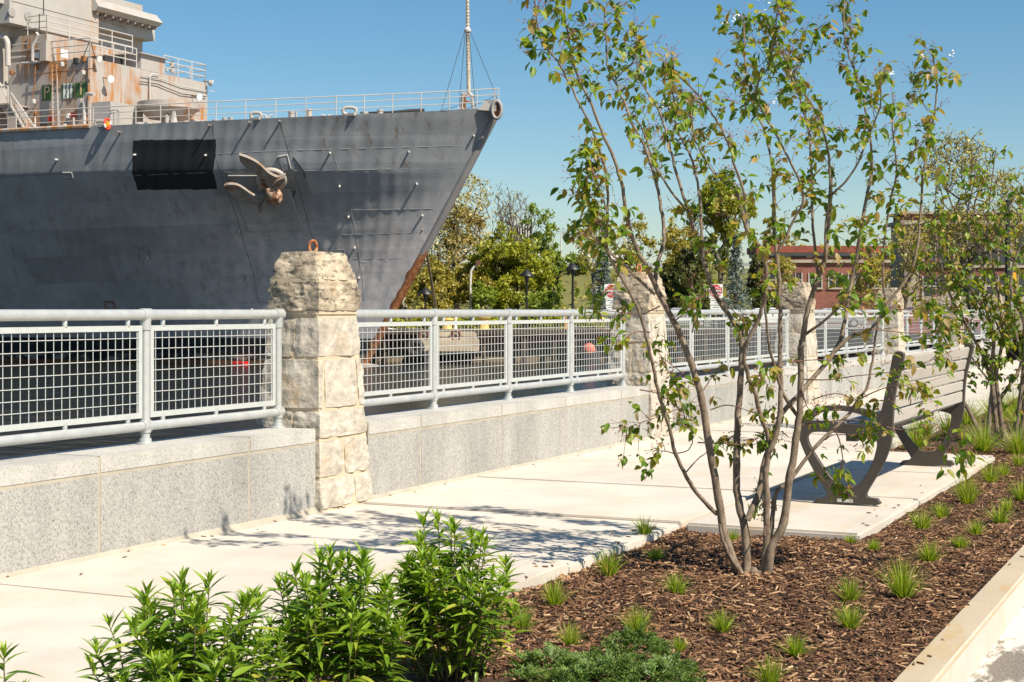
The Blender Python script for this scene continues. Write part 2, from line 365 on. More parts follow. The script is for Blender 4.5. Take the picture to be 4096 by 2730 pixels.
def extrude2d(loops, ex, bev=0):
    """polygon with holes (list of 2D loops) -> mesh in XY plane, half-depth ex along Z."""
    cu = bpy.data.curves.new('tmp', 'CURVE'); cu.dimensions = '2D'; cu.fill_mode = 'BOTH'; cu.extrude = ex; cu.bevel_depth = bev; cu.bevel_resolution = 1
    for L in loops:
        sp = cu.splines.new('POLY'); sp.points.add(len(L) - 1); sp.use_cyclic_u = True
        for i, p in enumerate(L): sp.points[i].co = (p[0], p[1], 0, 1)
    ob = bpy.data.objects.new('tmp', cu); COL.objects.link(ob)
    dg = bpy.context.evaluated_depsgraph_get(); me = bpy.data.meshes.new_from_object(ob.evaluated_get(dg)); bpy.data.objects.remove(ob); bpy.data.curves.remove(cu)
    me.materials.clear(); return me
def textmesh(txt, size, ex=.004):
    cu = bpy.data.curves.new('tmp', 'FONT'); cu.body = txt; cu.size = size; cu.align_x = 'CENTER'; cu.align_y = 'CENTER'; cu.extrude = ex
    ob = bpy.data.objects.new('tmp', cu); COL.objects.link(ob)
    dg = bpy.context.evaluated_depsgraph_get(); me = bpy.data.meshes.new_from_object(ob.evaluated_get(dg)); bpy.data.objects.remove(ob); bpy.data.curves.remove(cu)
    me.materials.clear(); return me
def place(name, me, parent, mat, mtx, kind=None):
    """mesh with a world matrix under a root that has only a location."""
    o = link(name, me, parent, kind, mat if not len(me.materials) else None)
    o.matrix_local = Matrix.Translation(-org(parent)) @ mtx if parent is not None else mtx
    return o
def frame(o, x, y, z):
    m = Matrix((x, y, z)).transposed().to_4x4(); m.translation = o; return m

# ------------------------------------------------------------------ the setting
def sheet(name, pts, mat, label):
    me = bpy.data.meshes.new(name); me.from_pydata([tuple(p) for p in pts], [], [tuple(range(len(pts)))]); me.update()
    o = link(name, me, None, 'structure', mat); o['label'] = label; return o
WY = 4.53                       # front face of the granite wall
WATER = -2.27
KB, KF, ROAD = .94, .82, -.12   # kerb back, kerb front, road level
SWE = 2.62                      # sidewalk edge
def cl(lat, dep, z): return FW * dep + RT * lat + Vector((0, 0, z))
sheet('water', [cl(-260, -20, WATER), cl(160, -20, WATER), cl(160, 103, WATER), cl(-260, 103, WATER)], 'water', 'dark rippled water of the basin between wall and ship')
sheet('ground', [(-40, -60, -.5), (300, -60, -.5), (300, 4.9, -.5), (-40, 4.9, -.5)], 'road_asphalt', 'ground under the street')
sheet('road', [(-30, -14, ROAD), (160, -14, ROAD), (160, KF + .02, ROAD), (-30, KF + .02, ROAD)], 'road_asphalt', 'grey gravelly road edge with pale worn patches')
# sidewalk slabs
sw = empty('sidewalk', (0, 0, 0)); sw['kind'] = 'structure'; sw['label'] = 'pale concrete sidewalk along the granite wall'
jx = [7.525 + 1.44 * i for i in range(-6, 24)]
rs = random.Random(3)
for i in range(len(jx) - 1):
    g0 = .010 if abs(jx[i] - 7.525) < .01 else .0022; g1 = .010 if abs(jx[i + 1] - 7.525) < .01 else .0022
    dz = rs.uniform(-.003, .003); dz = -.012 if abs(jx[i + 1] - 7.525) < .01 else dz
    MB().box((jx[i] + g0, SWE, -.30), (jx[i + 1] - g1, WY - .012, dz)).build('slab', 'sidewalk_concrete', sw, bevel=.007)
MB().box((-1.1, SWE + .02, -.3), (41, WY - .02, -.03)).build('joint_fill', 'rusty_debris', sw)
# bench pad
pad = empty('bench_pad', (7.5, 1.7, 0)); pad['kind'] = 'structure'; pad['label'] = 'concrete slab under the bench'
for x0, x1 in ((7.50, 9.02), (9.03, 10.50), (10.51, 11.96)):
    MB().box((x0, 1.70, -.25), (x1, SWE - .035, -.004)).build('slab', 'pad_concrete', pad, bevel=.012)
MB().box((7.5, SWE - .034, -.25), (11.96, SWE - .001, -.035)).build('joint_fill', 'rusty_debris', pad)
# kerb
kb = empty('kerb', (0, .88, -.12)); kb['kind'] = 'structure'; kb['label'] = 'concrete kerb between mulch bed and road'
for x0, x1 in [(-6, 1.44), (1.46, 4.44)] + [(4.46 + 3 * i, 7.445 + 3 * i) for i in range(10)]:
    o = MB().box((x0, KF, -.35), (x1, KB, -.0)).build('kerb_stone', 'kerb_concrete', kb, bevel=.011)
    o.data.materials.append(M('kerb_face_concrete'))
    for p in o.data.polygons:
        if p.normal.y < -.4: p.material_index = 1
# mulch bed: relief grid
rm = np.random.default_rng(5)
def mulch_z(x, y):
    n = mnoise.noise(Vector((x * 1.1, y * 1.1, .3))) * .028 + mnoise.noise(Vector((x * 4, y * 4, 7.))) * .011
    edge = min(1, (y - KB) / .25)
    base = -.045 + n
    dt = math.hypot(x - 6.33, y - 1.94); base = base * (1 - .6 * math.exp(-(dt / .4) ** 2)) - .045 * .6 * math.exp(-(dt / .4) ** 2)
    return base * edge + -.02 * (1 - edge)
gx = np.arange(1.2, 24.01, .06); gy = np.arange(KB - .004, SWE + .03, .055)
V = [(x, y, mulch_z(x, y)) for y in gy for x in gx]; nx = len(gx)
Fc = [(j * nx + i, j * nx + i + 1, (j + 1) * nx + i + 1, (j + 1) * nx + i) for j in range(len(gy) - 1) for i in range(nx - 1)]
o = fast('mulch_bed', V, Fc, 'mulch_soil', None, 'structure'); o['label'] = 'brown mulched planting bed'
# chips
def in_bed(x, y): return not (7.47 < x < 12.0 and y > 1.68) and KB + .01 < y < SWE - .01
chipV, chipF = [], []
def add_chips(n, xr, seed, smin, smax):
    r = random.Random(seed); c = 0
    while c < n:
        x = xr[0] + (xr[1] - xr[0]) * r.random(); y = r.uniform(KB + .005, SWE - .005)
        if not in_bed(x, y): continue
        c += 1; L = r.uniform(smin, smax); w = r.uniform(.003, .0085) * (1.6 if r.random() < .06 else 1); t = r.uniform(.0015, .005); L *= (1.5 if r.random() < .07 else 1); yaw = r.uniform(0, math.pi); pit = r.gauss(0, .22); rol = r.gauss(0, .4)
        m = Matrix.Translation((x, y, mulch_z(x, y) + r.uniform(.0, .012))) @ Matrix.Rotation(yaw, 4, 'Z') @ Matrix.Rotation(pit, 4, 'Y') @ Matrix.Rotation(rol, 4, 'X')
        tp = r.uniform(.3, 1); b = len(chipV)
        for (a, q, h) in ((-1, -1, -1), (1, -tp, -1), (1, tp, -1), (-1, 1, -1), (-1, -1, 1), (1, -tp, 1), (1, tp, 1), (-1, 1, 1)):
            chipV.append(m @ Vector((a * L / 2, q * w / 2, h * t / 2)))
        chipF.extend([(b + 4, b + 5, b + 6, b + 7), (b, b + 1, b + 5, b + 4), (b + 1, b + 2, b + 6, b + 5), (b + 2, b + 3, b + 7, b + 6), (b + 3, b, b + 4, b + 7)])
add_chips(22000, (4.2, 8.2), 1, .008, .05); add_chips(8000, (8.0, 13), 2, .015, .05); add_chips(2500, (12.5, 22), 3, .02, .06)
def spill(x, y, z, r):
    L = r.uniform(.008, .03); w = r.uniform(.003, .007); m = Matrix.Translation((x, y, z + .003)) @ Matrix.Rotation(r.uniform(0, 3.14), 4, 'Z'); b = len(chipV)
    for (a, q, h) in ((-1, -1, -1), (1, -1, -1), (1, 1, -1), (-1, 1, -1), (-1, -.7, 1), (1, -.7, 1), (1, .7, 1), (-1, .7, 1)): chipV.append(m @ Vector((a * L / 2, q * w / 2, h * .0025)))
    chipF.extend([(b + 4, b + 5, b + 6, b + 7), (b, b + 1, b + 5, b + 4), (b + 1, b + 2, b + 6, b + 5), (b + 2, b + 3, b + 7, b + 6), (b + 3, b, b + 4, b + 7)])
_r = random.Random(17)
for _ in range(45): spill(_r.uniform(4.2, 7.5), SWE + abs(_r.gauss(0, .09)), .0, _r)
for _ in range(16): spill(_r.uniform(7.5, 11.9), 1.70 + abs(_r.gauss(0, .06)), .0, _r)
for _ in range(22): spill(_r.uniform(4.3, 10), KB - abs(_r.gauss(0, .03)) - .004, .0, _r)
for _ in range(22): spill(_r.uniform(4.0, 14), WY - .03 - abs(_r.gauss(0, .05)), .0, _r)
o = fast('mulch_chips', [tuple(v) for v in chipV], chipF, 'mulch_chip', None, 'stuff', False); tag(o, 'brown shredded wood mulch chips covering the planting bed', 'mulch')

# ------------------------------------------------------------------ stone piers
PW, PER, PX0 = .55, 5.13, 7.08
def sect(X0, z):
    t = max(0, min(1, z / 1.07)); e = .075 * t
    return X0 + e * .9, X0 + PW - e, 4.50 + e * .8, 4.97 - e * 1.3
_cube = {}
def cube_grid(n):
    if n not in _cube:
        bm = bmesh.new(); bmesh.ops.create_cube(bm, size=2); bmesh.ops.subdivide_edges(bm, edges=bm.edges, cuts=n, use_grid_fill=True)
        bm.verts.ensure_lookup_table(); _cube[n] = ([tuple(v.co) for v in bm.verts], [tuple(v.index for v in f.verts) for f in bm.faces]); bm.free()
    return _cube[n]
def rock(lo, hi, fmap, seed, amp, bulge, n=6, rnd_=.18):
    """rough stone in box lo..hi (normalised), fmap maps to world; bulge = outward pillow in metres."""
    vs, fs = cube_grid(n); out = []
    c = [(lo[i] + hi[i]) / 2 for i in range(3)]; hs = [(hi[i] - lo[i]) / 2 for i in range(3)]
    for p in vs:
        p = Vector(p); ax = [abs(q) for q in p]
        k8 = (ax[0] ** 22 + ax[1] ** 22 + ax[2] ** 22) ** (1 / 22)
        q = p / k8; q = p.lerp(q, .6)
        base = fmap([c[i] + hs[i] * q[i] for i in range(3)])
        ctr = fmap(c); d = Vector((0, 0, 0))
        for i in range(2):
            if ax[i] > .99: e = Vector((0, 0, 0)); e[i] = math.copysign(1, p[i]); d += e
        if ax[2] > .99: d += Vector((0, 0, math.copysign(.25, p[2])))
        inner = min([1 - ax[i] for i in range(3) if ax[i] < .99] or [0])
        nn = mnoise.fractal(base * 11 + Vector((seed * 3.7, seed, 0)), .6, 2.2, 5) * amp - abs(mnoise.noise(Vector((base.x * 22, base.y * 22, base.z * 40)) + Vector((seed, 0, 0)))) * amp * .9
        out.append(base + d * (bulge * min(1, inner * 2.2) + nn * (.35 + min(1, inner * 3))))
    return out, fs
def make_pier(i, label):
    X0 = PX0 + PER * i; root = empty('stone_pier', (X0 + PW / 2, 4.74, 0), label, 'stone pier', 'stone piers along the railing')
    def fm(q): x0, x1, y0, y1 = sect(X0, q[2]); return Vector((x0 + (x1 - x0) * q[0], y0 + (y1 - y0) * q[1], q[2]))
    mb = MB(); ring = []
    for z in (-.02, 1.1):
        x0, x1, y0, y1 = sect(X0, z); ring.append([(x0 + .006, y0 + .006, z), (x1 - .006, y0 + .006, z), (x1 - .006, y1 - .006, z), (x0 + .006, y1 - .006, z)])
    mb.hexa(ring[0] + ring[1]); mb.build('mortar_core', 'pier_mortar', root)
    r = random.Random(40 + i); j = lambda a=.05: r.uniform(-a, a) if i else 0
    rows = [(.006, .160, [((0, .64 + j(.15)), None), ]), (.176, .366, [((0, .46 + j(.15)), None)]), (.385, .528, 'C'), (.545, .808, 'B'), (.825, 1.035, 'A')]
    if i % 2: rows = [(.006, .175, [((0, .40), None)]), (.19, .385, [((0, .62), None)]), (.40, .545, 'C'), (.56, .80, 'A'), (.815, 1.035, 'B')]
    gp = .045; sd = i * 50
    for z0, z1, kind in rows:
        if kind == 'A': cells = [((0, 0), (1, .42)), ((0, .42 + gp), (.35, 1)), ((.35 + gp, .42 + gp), (1, 1))]
        elif kind == 'B': cells = [((0, 0), (.09, 1)), ((.09 + gp, 0), (.84, .5)), ((.84 + gp, 0), (1, .5)), ((.09 + gp, .5 + gp), (1, 1))]
        elif kind == 'C': cells = [((0, 0), (1, .4)), ((0, .4 + gp), (.4, 1)), ((.4 + gp, .4 + gp), (1, 1))]
        else:
            a = kind[0][0][1]; cells = [((0, 0), (a, 1)), ((a + gp, 0), (1, 1))]
        for (a, b) in cells:
            sd += 1; vs, fs = rock((a[0], a[1], z0), (b[0], b[1], z1), fm, sd, .0065, .006, 11 if i < 2 else 5)
            mb = MB(); mb.add(vs, fs); o = mb.build('stone', 'pier_stone', root); smooth_by_angle(o.data, 28)
    x0, x1, y0, y1 = sect(X0, 1.07)
    def capmap(grow0, grow1, za, zb):
        def f_(q):
            t = (q[2] - za) / (zb - za); g = grow0 + (grow1 - grow0) * max(0, min(1, t))
            return Vector((x0 - g + (x1 - x0 + 2 * g) * q[0], y0 - g + (y1 - y0 + 2 * g) * q[1], q[2]))
        return f_
    MB().box((x0 - .004, y0 - .004, 1.045), (x1 + .004, y1 + .004, 1.085)).build('mortar_bed', 'pier_mortar', root, bevel=.01)
    vs, fs = rock((0, 0, 1.075), (1, 1, 1.235), capmap(.012, .006, 1.075, 1.235), sd + 7, .010, .005, 14); o = MB().add(vs, fs).build('cap_stone', 'cap_stone', root); smooth_by_angle(o.data, 28)
    MB().box((x0 - .002, y0 - .002, 1.222), (x1 + .002, y1 + .002, 1.258)).build('mortar_bed', 'pier_mortar', root, bevel=.008)
    vs, fs = rock((0, 0, 1.246), (1, 1, 1.40), capmap(.005, -.045, 1.246, 1.40), sd + 9, .008, .004, 14); o = MB().add(vs, fs).build('cap_stone', 'cap_stone', root); smooth_by_angle(o.data, 28)
    if i < 2:
        c = Vector(((x0 + x1) / 2 - .01, (y0 + y1) / 2, 1.432)); pts = []
        t_ = R(20)
        for q in range(20):
            g = 2 * math.pi * q / 20; pts.append(c + Vector((math.cos(t_) * .026 * math.cos(g), -math.sin(t_) * .026 * math.cos(g), .034 * math.sin(g))))
        mb = MB(); mb.tube(pts, .0085, 8, closed=True); rg = mb.build('iron_ring', 'iron_ring_rust', root, smooth=True); rg['label'] = 'rusty iron ring on the pier top'
    return root
PL = ['nearest stone pier, buff and grey blocks, rusty ring on its blackened cap', 'second stone pier, behind the left stems of the multi stemmed tree',
      'third stone pier, half hidden behind the right stems of the tree', 'fourth stone pier, above the near end of the bench back',
      'fifth stone pier, behind the leafy tree right of the bench', 'sixth stone pier, farthest along the wall at the right edge']
for i in range(6): make_pier(i, PL[i])

# ------------------------------------------------------------------ granite walls and railings
WL = ['granite wall left of the nearest stone pier', 'granite wall between the first and second stone piers', 'granite wall between the second and third stone piers, behind the tree stems',
      'granite wall between the third and fourth stone piers, left of the bench back', 'granite wall between fourth and fifth stone piers, behind the bench', 'granite wall beyond the fifth stone pier, far right']
RL = ['galvanised railing left of the nearest stone pier', 'galvanised railing between the first and second stone piers', 'galvanised railing between second and third stone piers, behind the tree stems',
      'galvanised railing between third and fourth stone piers, left of the bench back', 'galvanised railing between fourth and fifth stone piers, above the bench back', 'galvanised railing beyond the fifth stone pier, far right']
CB, CT = .36, .44
def make_wall(i):
    xe = PX0 + PER * i; xs = xe - PER + PW
    root = empty('parapet_wall', ((xs + xe) / 2, 4.69, 0), WL[i], 'granite wall', 'granite walls between the piers')
    if i == 0: cuts = [xs + .02, 4.22, 5.34, 6.465, xe]
    else: cuts = [xs, xs + .62, xs + 1.75, xs + 2.83, xs + 3.95, xe]
    g = .004
    for a, b in zip(cuts[:-1], cuts[1:]):
        MB().box((a + g, WY, .012), (b - g, 4.84, CB - .004)).build('granite_block', 'granite_panel', root, bevel=.004)
        MB().box((a + g, WY - .001, CB + .004), (b - g, 4.86, CT)).build('coping_block', 'granite_coping', root, bevel=.005)
    MB().box((xs, WY + .002, 0.0), (xe, 4.83, CT - .005)).build('mortar_core', 'sealant', root)
    MB().box((xs, 4.6, -3), (xe, 4.80, .011)).build('sea_wall', 'old_concrete', root)
    mb = MB(); mb.add([(xs, WY - .035, -.02), (xe, WY - .035, -.02), (xe, WY + .002, .020), (xs, WY + .002, .020), (xs, WY + .02, -.02), (xe, WY + .02, -.02)], [(0, 1, 2, 3), (3, 2, 5, 4)]); mb.build('sealant_bead', 'sealant', root)
RY, ZT, ZB = 4.75, 1.056, .525
SP = 1.117
wire_h = wire_v = None
def make_rail(i):
    xe = PX0 + PER * i; x_last = xe - .035; n = 5
    posts = [x_last - SP * (n - 1 - q) for q in range(n)]
    if i == 0: posts = [x_last - SP * (3 - q) for q in range(4)]
    root = empty('guard_railing', (posts[0], RY, CT), RL[i], 'railing', 'galvanised railings between the piers')
    for q, x in enumerate(posts):
        MB().tube([(x, RY, CT), (x, RY, ZT - .02)], .0215, 16).build('post', 'galvanised_pipe', root, smooth=True)
        mb = MB(); mb.lathe((x, RY, CT), [(.042, 0), (.042, .006), (.030, .010), (.028, .026), (.0225, .027)], 16); mb.build('base_flange', 'galvanised_pipe', root, smooth=True)
        mb = MB(); mb.tube([(x, RY, ZT - .072), (x, RY, ZT)], .0265, 16); mb.tube([(x - .034, RY, ZT), (x + .034, RY, ZT)], .0305, 16); mb.build('tee_fitting', 'galvanised_pipe', root, smooth=True)
        mb = MB(); mb.tube([(x - .03, RY, ZB), (x + .03, RY, ZB)], .0285, 16); mb.tube([(x, RY, ZB - .03), (x, RY, ZB + .03)], .0265, 16); mb.build('cross_fitting', 'galvanised_pipe', root, smooth=True)
    for a, b in zip(posts[:-1], posts[1:]):
        MB().tube([(a + .033, RY, ZT), (b - .033, RY, ZT)], .0255, 16).build('top_rail', 'galvanised_pipe', root, smooth=True)
        MB().tube([(a + .029, RY, ZB), (b - .029, RY, ZB)], .0225, 16).build('bottom_rail', 'galvanised_pipe', root, smooth=True)
        fa, fb, f0, f1, fw = a + .030, b - .030, .565, 1.005, .026
        mb = MB()
        o4 = [(fa, f0), (fb, f0), (fb, f1), (fa, f1)]; i4 = [(fa + fw, f0 + fw), (fb - fw, f0 + fw), (fb - fw, f1 - fw), (fa + fw, f1 - fw)]
        vs = [(x, RY - .006, z) for x, z in o4 + i4] + [(x, RY + .006, z) for x, z in o4 + i4]; fs = []
        for q in range(4):
            q2 = (q + 1) % 4; fs += [(q, q2, 4 + q2, 4 + q), (8 + q, 12 + q, 12 + q2, 8 + q2), (q, 8 + q, 8 + q2, q2), (4 + q, 4 + q2, 12 + q2, 12 + q)]
        mb.add(vs, fs); fr = mb.build('mesh_frame', 'mesh_frame_steel', root)
        for x in (a + .13, (a + b) / 2, b - .13):
            mb = MB(); mb.lathe((x, RY, ZT - .055), [(.009, 0), (.011, .002), (.012, .03), (.010, .034)], 10); mb.build('clip', 'galvanised_pipe', root, smooth=True)
            mb = MB(); mb.lathe((x, RY, ZB + .016), [(.012, 0), (.012, .03), (.011, .040), (.008, .042)], 10); mb.build('clip', 'galvanised_pipe', root, smooth=True)
        xs_ = list(np.arange(fa + fw + .022, fb - fw, .0515)); zs_ = list(np.arange(f0 + fw + .045, f1 - fw, .0515)); rr = .0020
        if i <= 2:
            hm = MB().tube([(fa + fw - .004, RY - rr, 0), (fb - fw + .004, RY - rr, 0)], rr, 6).mesh('wire', org(root)); vm = MB().tube([(0, RY + rr, f0 + fw - .004), (0, RY + rr, f1 - fw + .004)], rr, 6).mesh('wire', org(root) * 1)
            hm.materials.append(M('wire_steel')); vm.materials.append(M('wire_steel'))
            for z in zs_: w = link('wire', hm, root); w.location = (0, 0, z)
            for x in xs_: w = link('wire', vm, root); w.location = (x, 0, 0)
        else:
            mb = MB()
            for z in zs_: mb.tube([(fa + fw, RY - rr, z), (fb - fw, RY - rr, z)], rr, 4)
            for x in xs_: mb.tube([(x, RY + rr, f0 + fw), (x, RY + rr, f1 - fw)], rr, 4)
            mb.build('wire_mesh', 'wire_steel', root, 'stuff')
for i in range(6): make_wall(i); make_rail(i)

# ------------------------------------------------------------------ the ship (bow points to -Y, starboard side to -X)
TIP = W(1995, 430, 90.0); SX, SY = TIP.x, TIP.y
ZK = 9.1
def zdeck(s): return 11.5 + 1.34 * math.exp(-(s / 11.0)) if s >= 0 else 12.84
def stem_s(z): u = max(0, min(1.25, (12.84 - z) / 15.11)); return 9.09 * (u ** 1.02)
def bhalf(s, z):
    q = s - stem_s(z)
    if q <= 0: return .14
    v = (z - WATER) / (ZK - WATER); v = max(-.3, min(1, v)); vv = max(0, v)
    if z <= ZK: L = 34 - 20.6 * vv; p = 1.6 - .46 * vv
    else: L = 13.4 - 1.1 * (z - ZK) / 3.0; p = 1.14 - .03 * (z - ZK) / 3
    if v < 0: L *= 1 - v * .6
    return .14 + 12.4 * (1 - math.exp(-(q / L) ** p))
def dish(s2, z2):
    s_ = s2 - stem_s(z2)
    if s_ > 34 or s_ < .3: return 0
    fr = abs(math.sin(math.pi * (s2 - stem_s(z2) * .55) / .72)); lo = abs(math.sin(math.pi * (z2 + .4) / 1.25))
    fade = min(1, max(0, (z2 + 1) / 5)) * min(1, s_ / 2) * max(.35, min(1, (26 - s_) / 12))
    return (.034 * fr + .022 * lo + .035 * mnoise.noise(Vector((s2 * .45, z2 * .45, 1)))) * fade
def hp(s, z, off=0.0):
    """point of the starboard hull surface, moved out by off metres"""
    b = bhalf(s, z) - dish(s, z); P = Vector((SX - b, SY + s, z))
    if off:
        e = .1; bs = (bhalf(s + e, z) - bhalf(s - e, z)) / (2 * e); bz = (bhalf(s, z + e) - bhalf(s, z - e)) / (2 * e)
        P += Vector((-1, -bs, -bz)).normalized() * off
    return P
def hnorm(s, z):
    e = .1; bs = (bhalf(s + e, z) - bhalf(s - e, z)) / (2 * e); bz = (bhalf(s, z + e) - bhalf(s, z - e)) / (2 * e)
    return Vector((-1, -bs, -bz)).normalized()
def hull_hit(px, py):
    r = ray(px, py); d = 60.0
    def g(d):
        P = EYE + r * d; s = P.y - SY
        return P.x - (SX - bhalf(s, P.z)) if s > stem_s(P.z) - .0 else -1
    while d < 140 and g(d) < 0: d += .25
    a, b = d - .25, d
    for _ in range(18):
        m = (a + b) / 2
        if g(m) < 0: a = m
        else: b = m
    P = EYE + r * b; return P.y - SY, P.z
def edge_s(px):
    a, b = 0.0, 60.0
    for _ in range(40):
        m = (a + b) / 2; P = hp(m, zdeck(m)) - EYE; x = 2048 + F * P.dot(RT) / P.dot(FW)
        if x > px: a = m
        else: b = m
    return a
ship = empty('naval_ship', (SX, SY + 10, WATER), 'grey rust streaked naval ship with raked bow, anchor and deckhouse', 'ship')
h1, h2, h3, h4 = hull_hit(866, 757), hull_hit(862, 560), hull_hit(548, 762), hull_hit(531, 560)
ba = (h2[0] - h1[0]) / (h2[1] - h1[1]); bb = (h4[0] - h3[0]) / (h4[1] - h3[1])
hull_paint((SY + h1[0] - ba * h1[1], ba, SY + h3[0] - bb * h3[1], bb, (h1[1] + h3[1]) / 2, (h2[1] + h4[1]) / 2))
# hull skin with dished plates between the frames
ss = np.concatenate([np.arange(0, 34, .11), np.arange(34, 92, 1.5)]); zz_n = 110
HV, HF = [], []
for si, s_ in enumerate(ss):
    for zi in range(zz_n + 1):
        v = zi / zz_n; zt = zdeck(s_); z = -3.2 + (zt + 3.2) * v
        s0 = stem_s(z); s2 = s0 + s_ * (1 if s_ > 34 else 1)
        b = bhalf(s2, min(z, zdeck(s2)))
        z2 = -3.2 + (zdeck(s2) + 3.2) * v
        b = bhalf(s2, z2)
        b -= dish(s2, z2)
        HV.append((SX - b, SY + s2, z2))
n1 = zz_n + 1
for i in range(len(ss) - 1):
    for j in range(zz_n): HF.append((i * n1 + j, i * n1 + j + 1, (i + 1) * n1 + j + 1, (i + 1) * n1 + j))
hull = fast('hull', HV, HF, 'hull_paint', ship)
PV = [(2 * SX - x, y, z) for x, y, z in HV[::1]]
keep = list(range(0, len(ss), 6)); PVs = [PV[i * n1 + j] for i in keep for j in range(0, n1, 10)]; m1 = len(range(0, n1, 10))
PF = [(i * m1 + j, (i + 1) * m1 + j, (i + 1) * m1 + j + 1, i * m1 + j + 1) for i in range(len(keep) - 1) for j in range(m1 - 1)]
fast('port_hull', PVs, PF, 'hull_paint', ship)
dk = MB(); dl = [0, 1, 2.5, 5, 8, 12, 16, 20, 26, 32, 40, 60, 90]; vs_ = []
for s_ in dl: b = bhalf(s_, zdeck(s_)) - .06; vs_ += [(SX - b, SY + s_, zdeck(s_) - .04), (SX + b, SY + s_, zdeck(s_) - .04)]
dk.add(vs_, [(2 * i, 2 * i + 1, 2 * i + 3, 2 * i + 2) for i in range(len(dl) - 1)]); dk.build('deck', 'ship_deep_grey', ship)
# stem bar, rusty lower down
def stem_pts(z0, z1, n, fwd): return [Vector((SX, SY + stem_s(z) - fwd, z)) for z in np.linspace(z0, z1, n)]
k = NT('stem_paint'); p_ = k.sep(); lim = k.math('ADD', p_[2], k.math('MULTIPLY', k.math('SUBTRACT', k.noise(1.8, 6, .7), .5), 2.2))
c_ = k.ramp(k.noise(.8, 5), [(.3, (.20, .185, .18)), (.7, (.27, .25, .245))])
rc = k.ramp(k.noise(4, 7, .7), [(.3, (.10, .035, .018)), (.5, (.30, .10, .03)), (.7, (.46, .25, .10))])
k.bump(k.noise(7, 5), .3, .03); k.fin(k.mix(k.step(lim, 4.5, 4.2), c_, rc), .75)
sm = MB(); sm.tube(stem_pts(-3.2, 12.75, 60, .02), .24, 12); sm.build('stem_bar', 'stem_paint', ship, smooth=True)
# flaking rust edge along the lower stem
rv = MB()
rr_ = random.Random(9); sl = []
for z in np.linspace(-1.5, 4.3, 90):
    w_ = .04 + .30 * max(0, mnoise.noise(Vector((z * 1.7, 3, 1))) + .35) ; w_ *= min(1, (4.4 - z) / .8)
    s0 = stem_s(z); sl.append((Vector((SX - .20, SY + s0 - .12, z)), hp(s0 + .05 + w_, z, .02)))
rv.add([q for ab in sl for q in ab], [(2 * i, 2 * i + 1, 2 * i + 3, 2 * i + 2) for i in range(len(sl) - 1)]); rv.build('rust_scale', 'rust_patch', ship)
# bulb just breaking the surface
bl = MB(); P0 = onZ(1478, 1462, WATER); bl.lathe((SX, SY + 9.3, WATER - .82), [(.05, -2.2), (.5, -2.0), (.85, -1.2), (1., 0), (1., 3)], 16, 'y'); bl.build('bow_bulb', 'ship_clean_grey', ship, smooth=True)
# plate seams
def hull_line(pts, mat, w=.028, off=.004, n=10, name='weld_seam'):
    P = []
    for (a, b) in zip(pts[:-1], pts[1:]):
        for t in range(n): P.append((a[0] + (b[0] - a[0]) * t / n, a[1] + (b[1] - a[1]) * t / n))
    P.append(pts[-1]); Q = [hull_hit(*p) for p in P]
    MB().tube([hp(s_, z_, off) for s_, z_ in Q], w, 5).build(name, mat, ship)
for pts in ([(1148, 602), (1500, 593), (1850, 583)], [(870, 616), (1148, 602), (1324, 599)]): hull_line(pts, 'hull_seam_light', .016, -.004)
for pts in ([(5, 712), (520, 703), (895, 689), (1300, 682), (1838, 673)], [(1197, 843), (1733, 836)], [(1039, 943), (1450, 938), (1672, 931)], [(1409, 1036), (1612, 1035)], [(860, 1048), (985, 1045)], [(1036, 1209), (1440, 1208)]): hull_line(pts, 'hull_seam_light', .013, -.004)
for pts in ([(1327, 602), (1403, 833), (1445, 1087), (1456, 1203)],): hull_line(pts, 'hull_seam_light', .018, -.004)
for pts in ([(1118, 490), (1215, 833), (1269, 1021)], [(848, 500), (862, 640), (942, 857), (1009, 1087), (1036, 1209)], [(1050, 1210), (1100, 1212)]): hull_line(pts, 'hull_seam_dark', .016, -.006)
for bx0, by0, bx1, by1 in ((1350, 1000, 1376, 1024), (1438, 1050, 1464, 1090)):
    hull_line([(bx0, by1), (bx0, by0), (bx1, by0), (bx1, by1)], 'hull_seam_light', .012, .003, 4, 'patch_weld')
for px, py in ((1318, 612), (1357, 742), (1392, 866), (1418, 991), (1436, 1112), (1633, 608), (1665, 735), (1689, 863), (1893, 544), (821, 621), (990, 1119), (730, 1124), (957, 925), (228, 640), (540, 620), (590, 1030), (1010, 1236)):
    s_, z_ = hull_hit(px, py); a = hp(s_, z_, -.02); n_ = hnorm(s_, z_); b = a + n_ * .24 + Vector((0, 0, .03))
    MB().tube([a, b, b + n_ * .05], [.06, .07, .035], 8).build('pad_eye', 'ship_rail_white', ship, smooth=True)
for px, py in ((272, 700), (440, 1222)):
    s_, z_ = hull_hit(px, py); n_ = hnorm(s_, z_); x_ = Vector((0, 0, 1)).cross(n_).normalized(); y_ = n_.cross(x_); c = hp(s_, z_, 0)
    rec = MB(); w_, h_ = (.28, .17) if py < 800 else (.30, .28); pts = [c + x_ * (w_ * a) + y_ * (h_ * b) + n_ * .05 for a, b in ((-1, -1), (1, -1), (1, 1), (-1, 1))]
    rec.tube(pts, .05, 6, closed=True); rec.build('scupper_frame', 'ship_rust' if py > 800 else 'hull_seam_light', ship)
# projecting overboard pipes that throw the long shadows
for px, py in ((1120, 492), (838, 508), (478, 535), (1000, 497)):
    s_, z_ = hull_hit(px, py); a = hp(s_, z_, -.1); b = a + Vector((-.45, -.2, .05)); MB().tube([a, b], [.06, .05], 8).build('overboard_chute', 'ship_deep_grey', ship, smooth=True)
